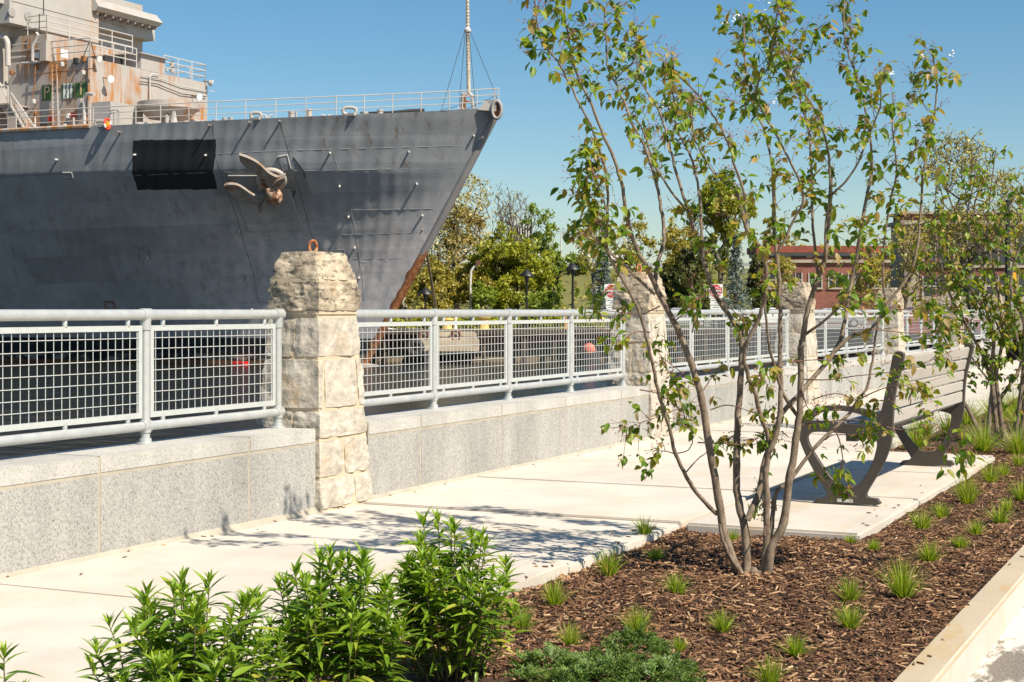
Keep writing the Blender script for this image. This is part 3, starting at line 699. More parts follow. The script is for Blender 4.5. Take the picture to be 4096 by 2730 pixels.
# anchor plate (bolster), hawse ring, anchor
def hull_plate(poly, off, name, mat, rim=None, rw=.03):
    Q = [hull_hit(*p) for p in poly]; out = [hp(s_, z_, off) for s_, z_ in Q]; inn = [hp(s_, z_, -.05) for s_, z_ in Q]; n = len(Q); mb = MB()
    mb.add(out + inn, [tuple(range(n))] + [(i, (i + 1) % n, n + (i + 1) % n, n + i) for i in range(n)]); o = mb.build(name, mat, ship)
    if rim:
        for e in rim:
            P = []
            for a, b in zip(e[:-1], e[1:]):
                for t in range(7): P.append((a[0] + (b[0] - a[0]) * t / 6, a[1] + (b[1] - a[1]) * t / 6))
            MB().tube([hp(*hull_hit(*p), off + .0) for p in P], rw, 6).build('plate_edge', 'ship_rail_white', o)
    return o
Z = lambda x, y: (880 + x * .255, 540 + y * .255)
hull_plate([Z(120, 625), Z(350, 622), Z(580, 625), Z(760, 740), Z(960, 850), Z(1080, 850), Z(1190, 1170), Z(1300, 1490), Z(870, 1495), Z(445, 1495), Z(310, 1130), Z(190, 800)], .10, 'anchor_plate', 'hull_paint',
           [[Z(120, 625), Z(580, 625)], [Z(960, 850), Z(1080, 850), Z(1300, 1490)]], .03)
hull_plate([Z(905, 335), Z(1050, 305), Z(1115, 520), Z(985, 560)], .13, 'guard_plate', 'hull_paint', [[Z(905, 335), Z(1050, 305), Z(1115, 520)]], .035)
s_, z_ = hull_hit(*Z(810, 700)); C0 = hp(s_, z_, .12); n_ = hnorm(s_, z_)
rgt = RT.copy(); rgt = (rgt - n_ * rgt.dot(n_)).normalized(); upv = n_.cross(rgt); upv = upv if upv.z > 0 else -upv
MP = 90.0 / F * .255 * 1.08           # metres per zoom pixel at the hull
def AP(x, y, o=0): return C0 + rgt * ((x - 810) * MP) + upv * ((700 - y) * MP) + n_ * o
hr = MB(); hr.tube([AP(810 + 185 * math.cos(t), 670 + 175 * math.sin(t), .1) for t in np.linspace(0, 2 * math.pi, 28, endpoint=False)], .16, 10, closed=True); hr.build('hawse_ring', 'ship_clean_grey', ship, smooth=True)
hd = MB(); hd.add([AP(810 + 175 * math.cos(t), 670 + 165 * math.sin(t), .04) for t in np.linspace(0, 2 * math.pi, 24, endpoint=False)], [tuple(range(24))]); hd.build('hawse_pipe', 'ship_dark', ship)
anc = MB(); anc.tube([AP(800, 640, .1), AP(810, 760, .75), AP(820, 850, .95)], [.2, .22, .24], 10); anchor = anc.build('anchor', 'anchor_crown_rust', ship, smooth=True)
def fluke(outline, o0, o1, thick, name='fluke'):
    """outline (zoom px): blade standing off the hull; o0/o1 = stand-off at first/last fraction along its length"""
    L = crom([Vector((x, y, 0)) for x, y in outline] + [Vector((*outline[0], 0))], 3)[:-1]
    ax0 = Vector((*outline[0], 0)); n = len(L); far = max((p - ax0).length for p in L)
    def of(p): return o1 + (o0 - o1) * (1 - (p - ax0).length / far)
    top = [AP(p.x, p.y, of(p) + thick) for p in L]; bot = [AP(p.x, p.y, of(p) - thick) for p in L]
    mb = MB(); mb.add(top + bot, [tuple(range(n)), tuple(range(n, 2 * n))] + [(i, (i + 1) % n, n + (i + 1) % n, n + i) for i in range(n)])
    return mb.build(name, 'anchor_steel', anchor)
fluke([(420, 125), (520, 160), (640, 230), (730, 320), (800, 410), (880, 470), (950, 490), (1050, 450), (1010, 510), (880, 580), (830, 640), (740, 600), (680, 470), (580, 390), (480, 310), (425, 220)], .55, .75, .11)
fluke([(140, 665), (200, 635), (310, 640), (400, 690), (500, 780), (560, 825), (640, 835), (720, 800), (740, 880), (700, 970), (610, 1080), (590, 985), (530, 950), (420, 915), (300, 870), (200, 780)], .55, .75, .11)
fluke([(1050, 455), (1000, 560), (900, 680), (790, 810), (740, 930), (660, 1060), (600, 1085), (690, 900), (760, 760), (850, 600), (930, 510)], .95, 1.0, .10, 'crown_bar')
ck = MB(); vs0, fs0 = cube_grid(7)
cv = []
for p in vs0:
    p = Vector(p).normalized(); c = AP(850, 800, .95); q = rgt * (p.x * 3.1 * .155) + upv * (p.y * .60) + n_ * (p.z * .38)
    q *= 1 + .25 * mnoise.noise(p * 2.2 + Vector((5, 1, 2))); q += upv * (-.3 * p.x * .2); cv.append(c + q)
ck.add(cv, fs0); ck.build('crown', 'anchor_crown_rust', anchor, smooth=True)
for pts in ([(640, 760), (700, 640), (730, 590), (760, 640), (720, 700)], [(740, 720), (790, 640), (840, 640)]):
    MB().tube([AP(x, y, .55) for x, y in pts], .10, 8).build('shackle', 'anchor_crown_rust', anchor, smooth=True)
for pts in ([(330, 960), (420, 1040), (560, 1160), (640, 1280), (700, 1330), (660, 1390)], [(810, 1010), (880, 1075), (980, 1090), (1060, 1060), (1140, 990), (1170, 870)], [(560, 1150), (660, 1210), (740, 1310)], [(1150, 350), (1260, 500), (1310, 570), (1330, 660)]):
    hull_line([Z(*p) for p in pts], 'ship_dark', .035, .03, 5, 'scrape_mark')
# bow chock (bullnose) at the stem head
bn_ = MB(); cc = W(1987, 440, 89.4); rgx = (RT * .9 + FW * -.1 - Vector((0, 0, 0))).normalized()
pts = [cc + rgx * (.27 * math.cos(t)) + Vector((0, 0, .50 * math.sin(t))) for t in np.linspace(0, 2 * math.pi, 24, endpoint=False)]
bn_.tube(pts, .10, 10, closed=True); bn_.build('bow_chock', 'ship_deep_grey', ship, smooth=True)
bt_ = MB(); bt_.add([p - FW * -.15 for p in pts], [tuple(range(24))]); bt_.build('chock_throat', 'rust_patch', ship)
hd_ = MB(); back = [W(1905, 438, 92), W(1905, 436, 89.6)]; hd_.add([W(1945, 402, 89.6), W(1985, 398, 89.4), W(1985, 398, 90.6), W(1945, 402, 90.8), W(1910, 440, 89.6), W(1985, 446, 89.4), W(1985, 446, 90.6), W(1910, 440, 90.8)], [(0, 1, 2, 3), (0, 1, 5, 4), (3, 2, 6, 7), (0, 3, 7, 4), (4, 5, 6, 7), (1, 2, 6, 5)]); hd_.build('chock_housing', 'ship_clean_grey', ship)
# jackstaff on its tripod with stays
dj = W(1868, 430, 91.5)
def JP(px, py, d=91.5): return W(px, py, d)
js = MB(); js.tube([JP(1875, 372), JP(1871, 118)], [.12, .11], 10); js.tube([JP(1871, 118), JP(1869, -60)], [.10, .09], 10); js.build('jackstaff', 'wrapped_rope', ship, smooth=True)
for i in range(26):
    y = 320 - i * 13; t = (372 - y) / 254
    MB().tube([JP(1875 - 4 * t + 8 * math.cos(q), y + 2 * math.sin(q), 91.5 - .12 * math.sin(q)) for q in np.linspace(0, 2 * math.pi, 8, endpoint=False)], .018, 4, closed=True).build('rope_turn', 'wrapped_rope', ship) if y < 318 else None
MB().lathe(tuple(JP(1870, 122)), [(.1, -.12), (.2, -.1), (.22, .02), (.12, .16), (.1, .2)], 12).build('staff_collar', 'ship_rail_white', ship, smooth=True)
for (a, b, r_) in (((1850, 385), (1845, 438), .11), ((1860, 385), (1858, 440), .09), ((1888, 385), (1893, 438), .10), ((1855, 405), (1890, 412), .07), ((1846, 378), (1898, 385), .10), ((1870, 372), (1850, 388), .10), ((1872, 372), (1896, 388), .10), ((1832, 438), (1858, 438), .12)):
    MB().tube([JP(*a), JP(*b)], r_, 6).build('staff_tripod', 'ship_rust' if r_ < .1 else 'ship_clean_grey', ship)
for a, b in (((1858, 128), (1766, 440)), ((1861, 128), (1836, 425)), ((1876, 128), (1902, 430)), ((1880, 126), (1978, 366)), ((1978, 366), (1990, 405)), ((1980, 385), (1860, 440)), ((1830, 425), (1755, 445))):
    MB().tube([JP(*a, 91.3), JP(*b, 90.5)], .018, 5).build('stay', 'wire_dark', ship)
# lifelines along the deck edge
rail = empty('lifeline_rail', (0, 0, 0)); rail.parent = ship; rail.location = (0, 0, 0)
px_posts = [1991, 1975, 1904, 1793, 1680, 1566, 1453, 1340, 1219, 1098, 977, 859, 750, 637, 538, 455, 367, 230, 100, -20]
PS = []
for px in px_posts:
    s_ = edge_s(px); b = hp(s_, zdeck(s_)); b.x += .12; PS.append(b)
    MB().tube([b, b + Vector((0, 0, 1.12))], .03, 6).build('stanchion', 'ship_rail_white', rail)
for h in (.38, .75, 1.10):
    MB().tube([p + Vector((0, 0, h)) for p in PS], .024 if h < 1 else .03, 6).build('rail_bar', 'ship_rail_white', rail)
ga = MB(); sg = [edge_s(x) for x in np.linspace(-60, 360, 12)]; ga.tube([hp(s_, zdeck(s_) + .02, .02) for s_ in sg], .13, 6); ga.build('gunwale_pipe', 'ship_grey', ship)
# deck fittings
def fit(px, py_base, h_px, w_px, inboard, name, mat='ship_clean_grey', flare=1.15):
    s_ = edge_s(px); d = 89.5 + inboard; z0 = zdeck(s_) - .05; b = W(px, HY, d); sc = d / F
    zt = H + (HY - py_base + h_px) * sc; r_ = w_px * sc / 2
    MB().lathe((b.x, b.y, z0), [(r_, 0), (r_, zt - z0 - .1), (r_ * flare, zt - z0 - .09), (r_ * flare, zt - z0)], 12).build(name, mat, ship, smooth=True)
for px, pb_, h_, w_ in ((1166, 474, 26, 24), (1185, 474, 26, 8), (1237, 472, 34, 24), (898, 494, 22, 18), (923, 492, 22, 18), (1460, 460, 12, 24), (1521, 458, 18, 24), (862, 494, 14, 22)): fit(px, pb_, h_, w_, 1.2, 'mooring_bitt')
for px, w_, h_ in ((1018, 40, 26), (1393, 52, 32), (395, 44, 22)):
    s_ = edge_s(px); c = hp(s_, zdeck(s_)); e = (hp(s_ + .5, zdeck(s_)) - hp(s_ - .5, zdeck(s_))).normalized(); sc = 89.5 / F; a_, b_ = w_ * sc / 2, h_ * sc / 2
    MB().tube([c + Vector((.15, 0, 0)) + e * (a_ * math.copysign(abs(math.cos(t)) ** .7, math.cos(t))) + Vector((0, 0, b_ + b_ * .9 * math.copysign(abs(math.sin(t)) ** .8, math.sin(t)))) for t in np.linspace(0, 2 * math.pi, 22, endpoint=False)], .10, 8, closed=True).build('fairlead', 'ship_clean_grey', ship, smooth=True)
    MB().box(tuple(c + Vector((-.0, -a_, -.05))), tuple(c + Vector((.35, a_, .10)))).build('fairlead_base', 'ship_clean_grey', ship)
for px in (1070, 1306, 800): 
    c = W(px, 470 if px > 1000 else 492, 90.5)
    for sg_ in (-1, 1): MB().tube([c + Vector((0, 0, -.1)), c + RT * (.12 * sg_) + Vector((0, 0, .1)), c + RT * (.32 * sg_) + Vector((0, 0, .16))], [.07, .06, .04], 6).build('deck_cleat', 'ship_rail_white', ship)
MB().tube([W(1440, 452, 91), W(1560, 450, 91), W(1640, 446, 91), W(1698, 443, 91)], [.05, .07, .14, .12], 8).build('stowed_boom', 'ship_dark', ship, smooth=True)

# deckhouse
YF, XS, XP = SY + 25.07, SX - 5.96, SX + 5.96
C1 = lambda x, y: (x * .38265, y * .38265)
def fF(x, y, Y=YF): return onY(*C1(x, y), Y)
def fS(x, y, X=XS): return onX(*C1(x, y), X)
ZA = fS(940, 606).z; DZ = 11.4
da = MB().box((XS, YF, DZ), (XP, YF + 16, ZA)).build('deckhouse', 'ship_grey', ship)
# bevelled corner plate, roof parapet
MB().tube([(XS + .04, YF + .04, DZ), (XS + .04, YF + .04, ZA - .01)], .16, 8).build('corner_plate', 'ship_grey', da)
YB = onZ(180, 249, ZA).y; ZBk = fS(470, 345, XS + .02).z
db = MB().box((XS + .25, YB, ZA), (XP - 3.2, YB + 8, ZBk)).build('upper_house', 'ship_grey', ship)
YC = YF + 6.6; Rr = fF(1490, 500, YC)
dc = MB().box((SX - (Rr.x - SX), YC, DZ), (Rr.x, YC + 20, fF(1490, 60, YC).z)).build('bridge_tower', 'ship_clean_grey', ship)
YD = YC - .8; rb = fF(1620, 430, YD); rt_ = fF(1620, 250, YD)
dd = MB().box((2 * SX - rb.x, YD, rb.z), (rb.x, YD + 12, rt_.z + .1)).build('bridge_house', 'ship_clean_grey', ship)
zb0, zb1 = fF(1690, 280, YD - 1).z, fF(1650, 205, YD - 1).z
br = MB(); xb = fF(1690, 280, YD - 1).x; xl = fF(1025, 60, YD - 1).x
br.hexa([(xl, YD - .75, zb0), (xb, YD - .75, zb0), (xb, YD + 10, zb0), (xl, YD + 10, zb0), (xl, YD - 1.05, zb0 + .25), (xb + .1, YD - 1.05, zb0 + .25), (xb, YD + 10, zb0 + .25), (xl, YD + 10, zb0 + .25)])
br.hexa([(xl, YD - 1.05, zb0 + .25), (xb + .1, YD - 1.05, zb0 + .25), (xb, YD + 10, zb0 + .25), (xl, YD + 10, zb0 + .25), (xl, YD - .7, zb1 + .35), (xb - .2, YD - .7, zb1 + .35), (xb - .2, YD + 10, zb1 + .35), (xl, YD + 10, zb1 + .35)]); br.build('bridge_brow', 'ship_clean_grey', dd)
for q in range(9):
    x = xl + .3 + (xb - xl - .5) * q / 8
    MB().box((x - .04, YD - .74, zb0 - .22), (x + .04, YD, zb0)).build('brow_bracket', 'ship_deep_grey', dd)
xe_ = fF(1025, 100, YD - .4).x
de = MB().box((2 * SX - rb.x + .5, YD - .45, rb.z - 1.2), (xe_, YD + 12, rt_.z + 9)).build('upper_tower', 'ship_clean_grey', ship)
a_, b_ = fF(120, 10, YD - .46), fF(1020, 240, YD - .46)
MB().tube([a_, b_], .03, 5).build('weld_line', 'ship_deep_grey', de)
for x, y in ((120, 130), (290, 170)):
    c = fF(x, y, YD - .46); MB().lathe(tuple(c), [(.30, 0), (.30, -.05), (.26, -.06)], 14, 'y').build('porthole', 'ship_deep_grey', de)
MB().tube([fF(1025, 80, YD - .5), fF(1060, 120, YD - .5), fF(1350, 225, YD - .2)], .05, 6).build('conduit', 'ship_rail_white', dd)
MB().tube([fF(1035, 195, YD - .1), fF(1180, 250, YD - .1), fF(1320, 295, YD - .1)], .04, 6).build('conduit', 'ship_deep_grey', dd)
MB().tube([fF(455, 0, YB - .3), fF(455, 150, YB - .3), fF(410, 150, YB - .3), fF(412, 330, YB - .3)], .035, 6).build('antenna_pipe', 'ship_dark', db)
# block in front at the right of the front roof
bx = fF(1470, 700, YF + .02).x; bx2 = fF(1720, 760, YF + .02).x; zb_ = fF(1480, 570, YF + .02).z
fb = MB().hexa([(bx, YF - .012, ZA - .02), (bx2, YF - .012, ZA - .02), (bx2, YF + 4, ZA - .02), (bx, YF + 4, ZA - .02), (bx, YF - .012, zb_), (bx2, YF - .012, zb_ ), (bx2, YF + 4, zb_), (bx, YF + 4, zb_)]).build('wing_block', 'ship_grey', ship)
MB().box((bx - .3, YF - .25, zb_), (bx2 + .15, YF + 4, zb_ + .08)).build('wing_roof', 'ship_deep_grey', fb)
# rust runs on the front face: thin corroded plate strips
rg_ = random.Random(4)
for x, y0, y1, w in ((1165, 650, 800, 22), (1290, 670, 1040, 26), (1335, 690, 1060, 30), (1110, 640, 760, 18), (1480, 590, 900, 34), (1530, 590, 780, 20), (1690, 620, 1090, 46), (1660, 740, 1060, 30), (1600, 800, 1000, 14), (1090, 900, 1030, 14), (970, 640, 900, 36), (1440, 700, 900, 22), (2145, 880, 1290, 30), (1370, 880, 1080, 12), (1750, 760, 860, 18), (1900, 800, 870, 14), (2080, 840, 900, 16)):
    mb = MB(); n = 8; L_, R_ = [], []
    for q in range(n + 1):
        t = q / n; wob_ = rg_.uniform(-3, 3); ww = w * (1 - .65 * t) * rg_.uniform(.8, 1.15) / 2
        L_.append(fF(x - ww + wob_, y0 + (y1 - y0) * t, YF - .016)); R_.append(fF(x + ww + wob_, y0 + (y1 - y0) * t, YF - .016))
    mb.add(L_ + R_, [(q, q + 1, n + 2 + q, n + 1 + q) for q in range(n)]); mb.build('rust_run', 'ship_rust_run', da) if False else None
# floodlights
def flood(P, dirv, r_=.26, parent=da):
    d = Vector(dirv).normalized(); o = d.orthogonal().normalized(); mb = MB(); mb.tube([P - d * .02, P + d * .25], [r_ * .45, r_], 14); f_ = mb.build('floodlight', 'ship_clean_grey', parent, smooth=True)
    MB().tube([P + d * .251, P + d * .27], [r_ * .92, r_ * .9], 14).build('lens', 'sign_white', f_); MB().tube([P - d * .02, P - d * .02 + Vector((0, .45, .1))], .04, 6).build('bracket', 'ship_rust', f_)
flood(fF(1135, 825, YF - .45), (-.3, -1, -.25)); flood(fF(2060, 1015, YF - .45), (-.2, -1, -.2)); flood(fF(2180, 860, YF - .3), (.7, -.6, -.3)); flood(fF(1015, 610, YF - .3), (-.2, -1, -.4), .22)
for x, y in ((120, 760), (355, 1065), (650, 675), (870, 760)):
    P = fS(x, y, XS - .35); MB().lathe(tuple(P), [(.05, -.16), (.14, -.12), (.14, .08), (.06, .15)], 10).build('bulkhead_lamp', 'ship_rail_white' if x != 120 else 'ship_rust', da, smooth=True); MB().tube([P, P + Vector((.36, 0, .08))], .035, 6).build('lamp_arm', 'ship_rust', da)
for x, y in ((370, 1185), (1022, 1110)):
    P = fS(x, y, XS - .25) if x < 940 else fF(x, y, YF - .2); MB().lathe(tuple(P), [(.06, -.25), (.10, -.2), (.10, .1), (.05, .2)], 8).build('alarm_bell', 'ship_rust', da, smooth=True)
# vertical ladder on the side and pipes
a0, a1 = fS(555, 1400, XS - .35), fS(545, 680, XS - .35); b0, b1 = fS(610, 1395, XS - .35), fS(592, 675, XS - .35)
ld = empty('wall_ladder', (0, 0, 0)); ld.parent = ship
for a, b in ((a0, a1), (b0, b1)): MB().tube([a, b], .06, 6).build('stile', 'ship_grey', ld)
for q in range(15):
    t = (q + .5) / 15; MB().tube([a0.lerp(a1, t), b0.lerp(b1, t)], .03, 5).build('rung', 'ship_grey', ld)
gp_ = MB(); gp_.tube(crom([fS(882, 1330, XS - .6), fS(882, 1060, XS - .6), fS(895, 1000, XS - .6), fS(930, 985, XS - .7), fS(985, 990, XS - .8)], 5), .11, 10); gp_.build('gooseneck_vent', 'ship_rail_white', ship, smooth=True)
gp_ = MB(); gp_.tube(crom([fS(-20, 380, XS - .8), fS(40, 390, XS - .8), fS(75, 440, XS - .8), fS(80, 520, XS - .8), fS(85, 690, XS - .8)], 5), .18, 10); gp_.build('gooseneck_vent', 'ship_rail_white', ship, smooth=True)
gp_ = MB(); gp_.tube([fS(340, 640, XS - .3), fS(342, 480, XS - .3), fS(400, 370, XS - .3), fS(385, 350, XS - .1)], .10, 8); gp_.build('exhaust_pipe', 'ship_rail_white', ship, smooth=True)
gp_ = MB(); gp_.tube([fS(225, 665, XS - .25), fS(420, 645, XS - .25)], .08, 8); gp_.build('handrail_pipe', 'ship_rail_white', ship, smooth=True)
MB().tube([fF(1567, 1110, YF - .15), fF(1567, 800, YF - .15), fF(1590, 775, YF - .15), fF(1665, 785, YF - .15)], .05, 6).build('conduit', 'ship_rail_white', ship, smooth=True)
for pts in ([(1475, 790), (1700, 830), (1900, 905), (2150, 950), (2240, 962)], [(1460, 855), (1640, 880), (1760, 930), (1900, 985), (2160, 1015)]):
    MB().tube([fF(x, y, YF - .12) for x, y in pts], .03, 5).build('cable_run', 'ship_dark' if pts[0][1] == 855 else 'ship_rail_white', ship)
for pts in ([(320, 795), (500, 765), (640, 750), (860, 730), (1000, 715)], [(335, 1030), (365, 850), (370, 700)]):
    MB().tube([fS(x, y, XS - .3) for x, y in pts], .035, 5).build('pipe_run', 'ship_rust', ship)
# deck locker, side box, door, low deck house on the side
MB().box(tuple(fS(800, 1160, XS - .5)), (XS, fS(905, 1100, XS).y, fS(905, 1035, XS).z)).build('side_locker', 'ship_clean_grey', ship, bevel=.05)
lf = fF(940, 1020, YF - 1.6); l2 = fF(1495, 1115, YF - 1.6)
MB().box((XS, YF - 1.6, DZ), (l2.x, YF, lf.z)).build('fore_locker', 'ship_clean_grey', ship)
dr = MB(); dr.box((fF(1190, 1360, YF - 1.66).x, YF - 1.66, DZ), (fF(1250, 1180, YF - 1.66).x, YF - 1.6, fF(1190, 1185, YF - 1.66).z)); dr.build('door', 'ship_deep_grey', ship)
MB().tube([fF(1150, 1165, YF - 1.75), fF(1205, 1148, YF - 1.75), fF(1255, 1180, YF - 1.75)], .03, 5).build('rain_hood', 'ship_dark', ship)
# winch drum assembly on the foredeck
cw = fF(1765, 1330, YF - 3.2); wx, wy = cw.x, YF - 3.2; zt_ = fF(1765, 1085, YF - 3.2).z
wn = MB(); wn.lathe((wx, wy, DZ), [(.5, 0), (.5, zt_ - DZ - 1.0), (1.3, zt_ - DZ - .95), (1.75, zt_ - DZ - .45), (1.95, zt_ - DZ - .4), (1.95, zt_ - DZ)], 24); wn.build('vent_cowl', 'ship_grey', ship, smooth=True)
for q in (-1.2, 1.2): MB().box((wx + q - .2, wy - .9, DZ), (wx + q + .2, wy - .8, zt_ - .9)).build('cowl_leg', 'ship_clean_grey', ship)
MB().box(tuple(fF(1930, 1340, YF - 1.2) + Vector((0, 0, -1))), tuple(fF(2045, 1140, YF - 1.2) + Vector((0, 1, 0)))).build('deck_cabinet', 'ship_grey', ship)
tr_ = MB(); a, b, c = fF(1780, 1325, YF - 4.6), fF(1895, 1325, YF - 4.6), fF(1832, 1160, YF - 4.6); a.z = b.z = DZ
tr_.add([a, b, c, a + Vector((0, .2, 0)), b + Vector((0, .2, 0)), c + Vector((0, .2, 0))], [(0, 1, 2), (3, 4, 5), (0, 1, 4, 3), (1, 2, 5, 4), (2, 0, 3, 5)]); tr_.build('stiffener_plate', 'ship_rail_white', ship)
for x0, x1 in ((1435, 1475), (1535, 1575)):
    p0 = fF(x0, 1335, YF - 3.6); p1 = fF(x1, 1285, YF - 3.6); MB().lathe(((p0.x + p1.x) / 2, YF - 3.6, DZ), [((p1.x - p0.x) * .7, 0), ((p1.x - p0.x) * .7, p1.z - DZ)], 12).build('drum', 'ship_clean_grey', ship, smooth=True)
# sloping stair at the left, with railings and dark recess
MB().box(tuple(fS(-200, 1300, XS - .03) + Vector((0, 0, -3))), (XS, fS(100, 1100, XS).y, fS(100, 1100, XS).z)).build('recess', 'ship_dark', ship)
st = empty('deck_stair', (0, 0, 0)); st.parent = ship
for dx in (-.9, -1.7):
    MB().tube([fS(115, 1105, XS + dx), fS(295, 1420, XS + dx)], .10, 6).build('stringer', 'ship_clean_grey', st); MB().tube([fS(115, 975, XS + dx), fS(425, 1420, XS + dx)], .045, 6).build('handrail', 'ship_rail_white', st)
    MB().tube([fS(115, 975, XS + dx), fS(115, 1105, XS + dx)], .045, 6).build('newel', 'ship_rail_white', st)
for q in range(10):
    t = (q + .5) / 10; a = fS(115 + 180 * t, 1105 + 315 * t, XS - .9); b = fS(115 + 180 * t, 1105 + 315 * t, XS - 1.7); MB().box((b.x, min(a.y, b.y) - .12, min(a.z, b.z) - .02), (a.x, max(a.y, b.y) + .12, max(a.z, b.z) + .02)).build('tread', 'ship_deep_grey', st)
mb = MB(); pl_ = fS(100, 1080, XS - 1.7); mb.box((XS - 1.8, pl_.y, pl_.z - .1), (XS, pl_.y + 8, pl_.z)); mb.build('side_platform', 'ship_deep_grey', ship)
MB().tube([fS(0, 870, XS - 1.7), fS(80, 1060, XS - 1.7)], .05, 6).build('platform_rail', 'ship_rail_white', ship); MB().tube([fS(82, 905, XS - 1.7), fS(82, 1075, XS - 1.7)], .05, 6).build('platform_rail', 'ship_rail_white', ship); MB().tube([fS(0, 910, XS - 1.7), fS(82, 905, XS - 1.7)], .05, 6).build('platform_rail', 'ship_rail_white', ship)
aframe = fS(120, 1215, XS - 2); MB().box((aframe.x, aframe.y - .35, DZ), (aframe.x + .1, aframe.y + .35, aframe.z)).build('vent_panel', 'ship_clean_grey', ship)
# roof railings
def rail_run(pts, h, posts, mat='ship_rail_white', parent=None):
    root = empty('roof_rail', (0, 0, 0)); root.parent = ship
    P = [Vector(p) for p in pts]
    for fr in (.36, .68, 1.0): MB().tube([p + Vector((0, 0, h * fr)) for p in P], .035, 6).build('rail_bar', mat, root)
    for a, b in zip(P[:-1], P[1:]):
        for q in range(posts + 1): c = a.lerp(b, q / posts); MB().tube([c, c + Vector((0, 0, h))], .035, 6).build('stanchion', mat, root)
rail_run([(XS + .1, YB + 3.4, ZA), (XS + .1, YF + .1, ZA)], 1.25, 3)
rail_run([(XS + .1, YF + .1, ZA), (fF(1440, 700, YF).x, YF + .1, ZA)], 1.25, 4)
rail_run([(fF(1725, 760, YF).x, YF + .1, ZA), (XP - .1, YF + .1, ZA), (XP - .1, YF + 4, ZA)], 1.25, 3)
rail_run([(XS + .35, YB + 3.2, ZBk), (XS + .35, YB + .1, ZBk)], 1.2, 2); rail_run([(XS + .35, YB + .1, ZBk), (XP - 3.3, YB + .1, ZBk)], 1.2, 4)
for x0, y0, x1, y1 in ((935, 440, 870, 600), (950, 445, 1000, 620)):
    MB().tube([fF(x0, y0, YF + .1), fF(x1, y1, YF - .2)], .03, 5).build('stay_wire', 'ship_dark', ship)
# painted boards on the side: P, stripes, 1
def board(x0, y0, x1, y1, mat, name='side_board'):
    a, b = fS(x0, y1, XS - .03), fS(x1, y0, XS - .03); ya, yb = sorted((a.y, b.y)); za, zb2 = sorted((fS((x0 + x1) / 2, y1, XS - .03).z, fS((x0 + x1) / 2, y0, XS - .03).z))
    o = MB().box((XS - .035, ya, za), (XS + .01, yb, zb2)).build(name, mat, ship); return o, ya, yb, za, zb2
def board_text(bd, txt, mat):
    o, ya, yb, za, zb2 = bd; me = textmesh(txt, (zb2 - za) * 1.15, .008); c = Vector((XS - .046, (ya + yb) / 2, (za + zb2) / 2))
    t = place('lettering', me, ship, mat, frame(c, Vector((0, -1, 0)), Vector((0, 0, 1)), Vector((-1, 0, 0)))); t.parent = ship
b1_ = board(440, 893, 538, 1053, 'sign_green'); board_text(b1_, 'P', 'sign_cream')
b2_ = board(788, 862, 905, 1020, 'sign_green'); board_text(b2_, '1', 'sign_cream')
_, ya, yb, za, zb2 = board(645, 875, 770, 1032, 'sign_green', 'striped_board')
for q in range(3):
    t0 = .14 + q * .29; MB().box((XS - .05, yb - (yb - ya) * (t0 + .17), za), (XS - .034, yb - (yb - ya) * t0, zb2)).build('white_stripe', 'sign_white', ship)
# clutter on the bulkhead
rc_ = random.Random(12)
for x, y, m_ in ((385, 580, 'sign_white'), (410, 580, 'sign_white'), (435, 580, 'sign_white'), (715, 1215, 'sign_white'), (680, 1320, 'sign_white'), (525, 1240, 'life_ring_red'), (760, 1205, 'life_ring_red'), (450, 1335, 'ship_dark'), (800, 1340, 'ship_rust'), (380, 700, 'ship_rust'), (870, 620, 'ship_rust'), (790, 640, 'ship_dark'), (895, 1250, 'ship_rust')):
    P = fS(x, y, XS - .2 if y > 700 else XS - .1); w_ = rc_.uniform(.1, .17); MB().box((P.x - .1, P.y - w_, P.z - w_ * 1.3), (P.x + .25, P.y + w_, P.z + w_ * 1.3)).build('junction_box', m_, ship, bevel=.03)
for x in (370, 615, 775):
    MB().tube([fS(x, 1405, XS - 1.2), fS(x - 5, 1230, XS - 1.2)], .06, 6).build('davit_post', 'ship_rail_white', ship)
MB().tube([fS(480, 1405, XS - 1), fS(610, 1260, XS - 1)], .06, 6).build('brace', 'ship_grey', ship)
MB().box(tuple(fF(640, 600, YB - .02)), tuple(fF(710, 530, YB - .02) + Vector((0, .03, 0)))).build('notice_panel', 'sign_white', ship)
hp_ = MB(); a, b = fF(480, 640, YB - .5), fF(590, 450, YB - .5); hp_.box((a.x, YB - .5, ZA), (b.x, YB, b.z)); hp_.build('roof_locker', 'ship_clean_grey', ship)
MB().box((fF(1165, 640, YF + 1).x, YF + 1.5, ZA), (fF(1440, 640, YF + 1).x, YF + 3, ZA + .75)).build('roof_shelter', 'ship_dark', ship)
MB().tube([fF(1800, 640, YF + .4), fF(1800, 760, YF + .4)], .14, 8).build('search_light_post', 'ship_clean_grey', ship); MB().tube([fF(1735, 745, YF + .4), fF(1805, 690, YF + .4)], .06, 6).build('brace', 'ship_clean_grey', ship)
# life ring hanging on the rail
lp = W(429, 497, 89.3); rg0 = empty('life_ring', tuple(lp - Vector((0, 0, .4))), 'red life ring with white bands and yellow light, hung on the ship\'s rail', 'life ring')
for q in range(8):
    t = np.linspace(q * math.pi / 4, (q + 1) * math.pi / 4, 6); MB().tube([lp + Vector((.25 * math.cos(u), 0, .29 * math.sin(u))) for u in t], .07, 8).build('ring_section' if q % 2 else 'white_band', 'life_ring_red' if q % 4 else 'sign_white', rg0, smooth=True)
MB().box(tuple(lp + Vector((-.11, -.1, -.2))), tuple(lp + Vector((.11, .08, .18)))).build('marker_light', 'life_ring_yellow', rg0, bevel=.06)
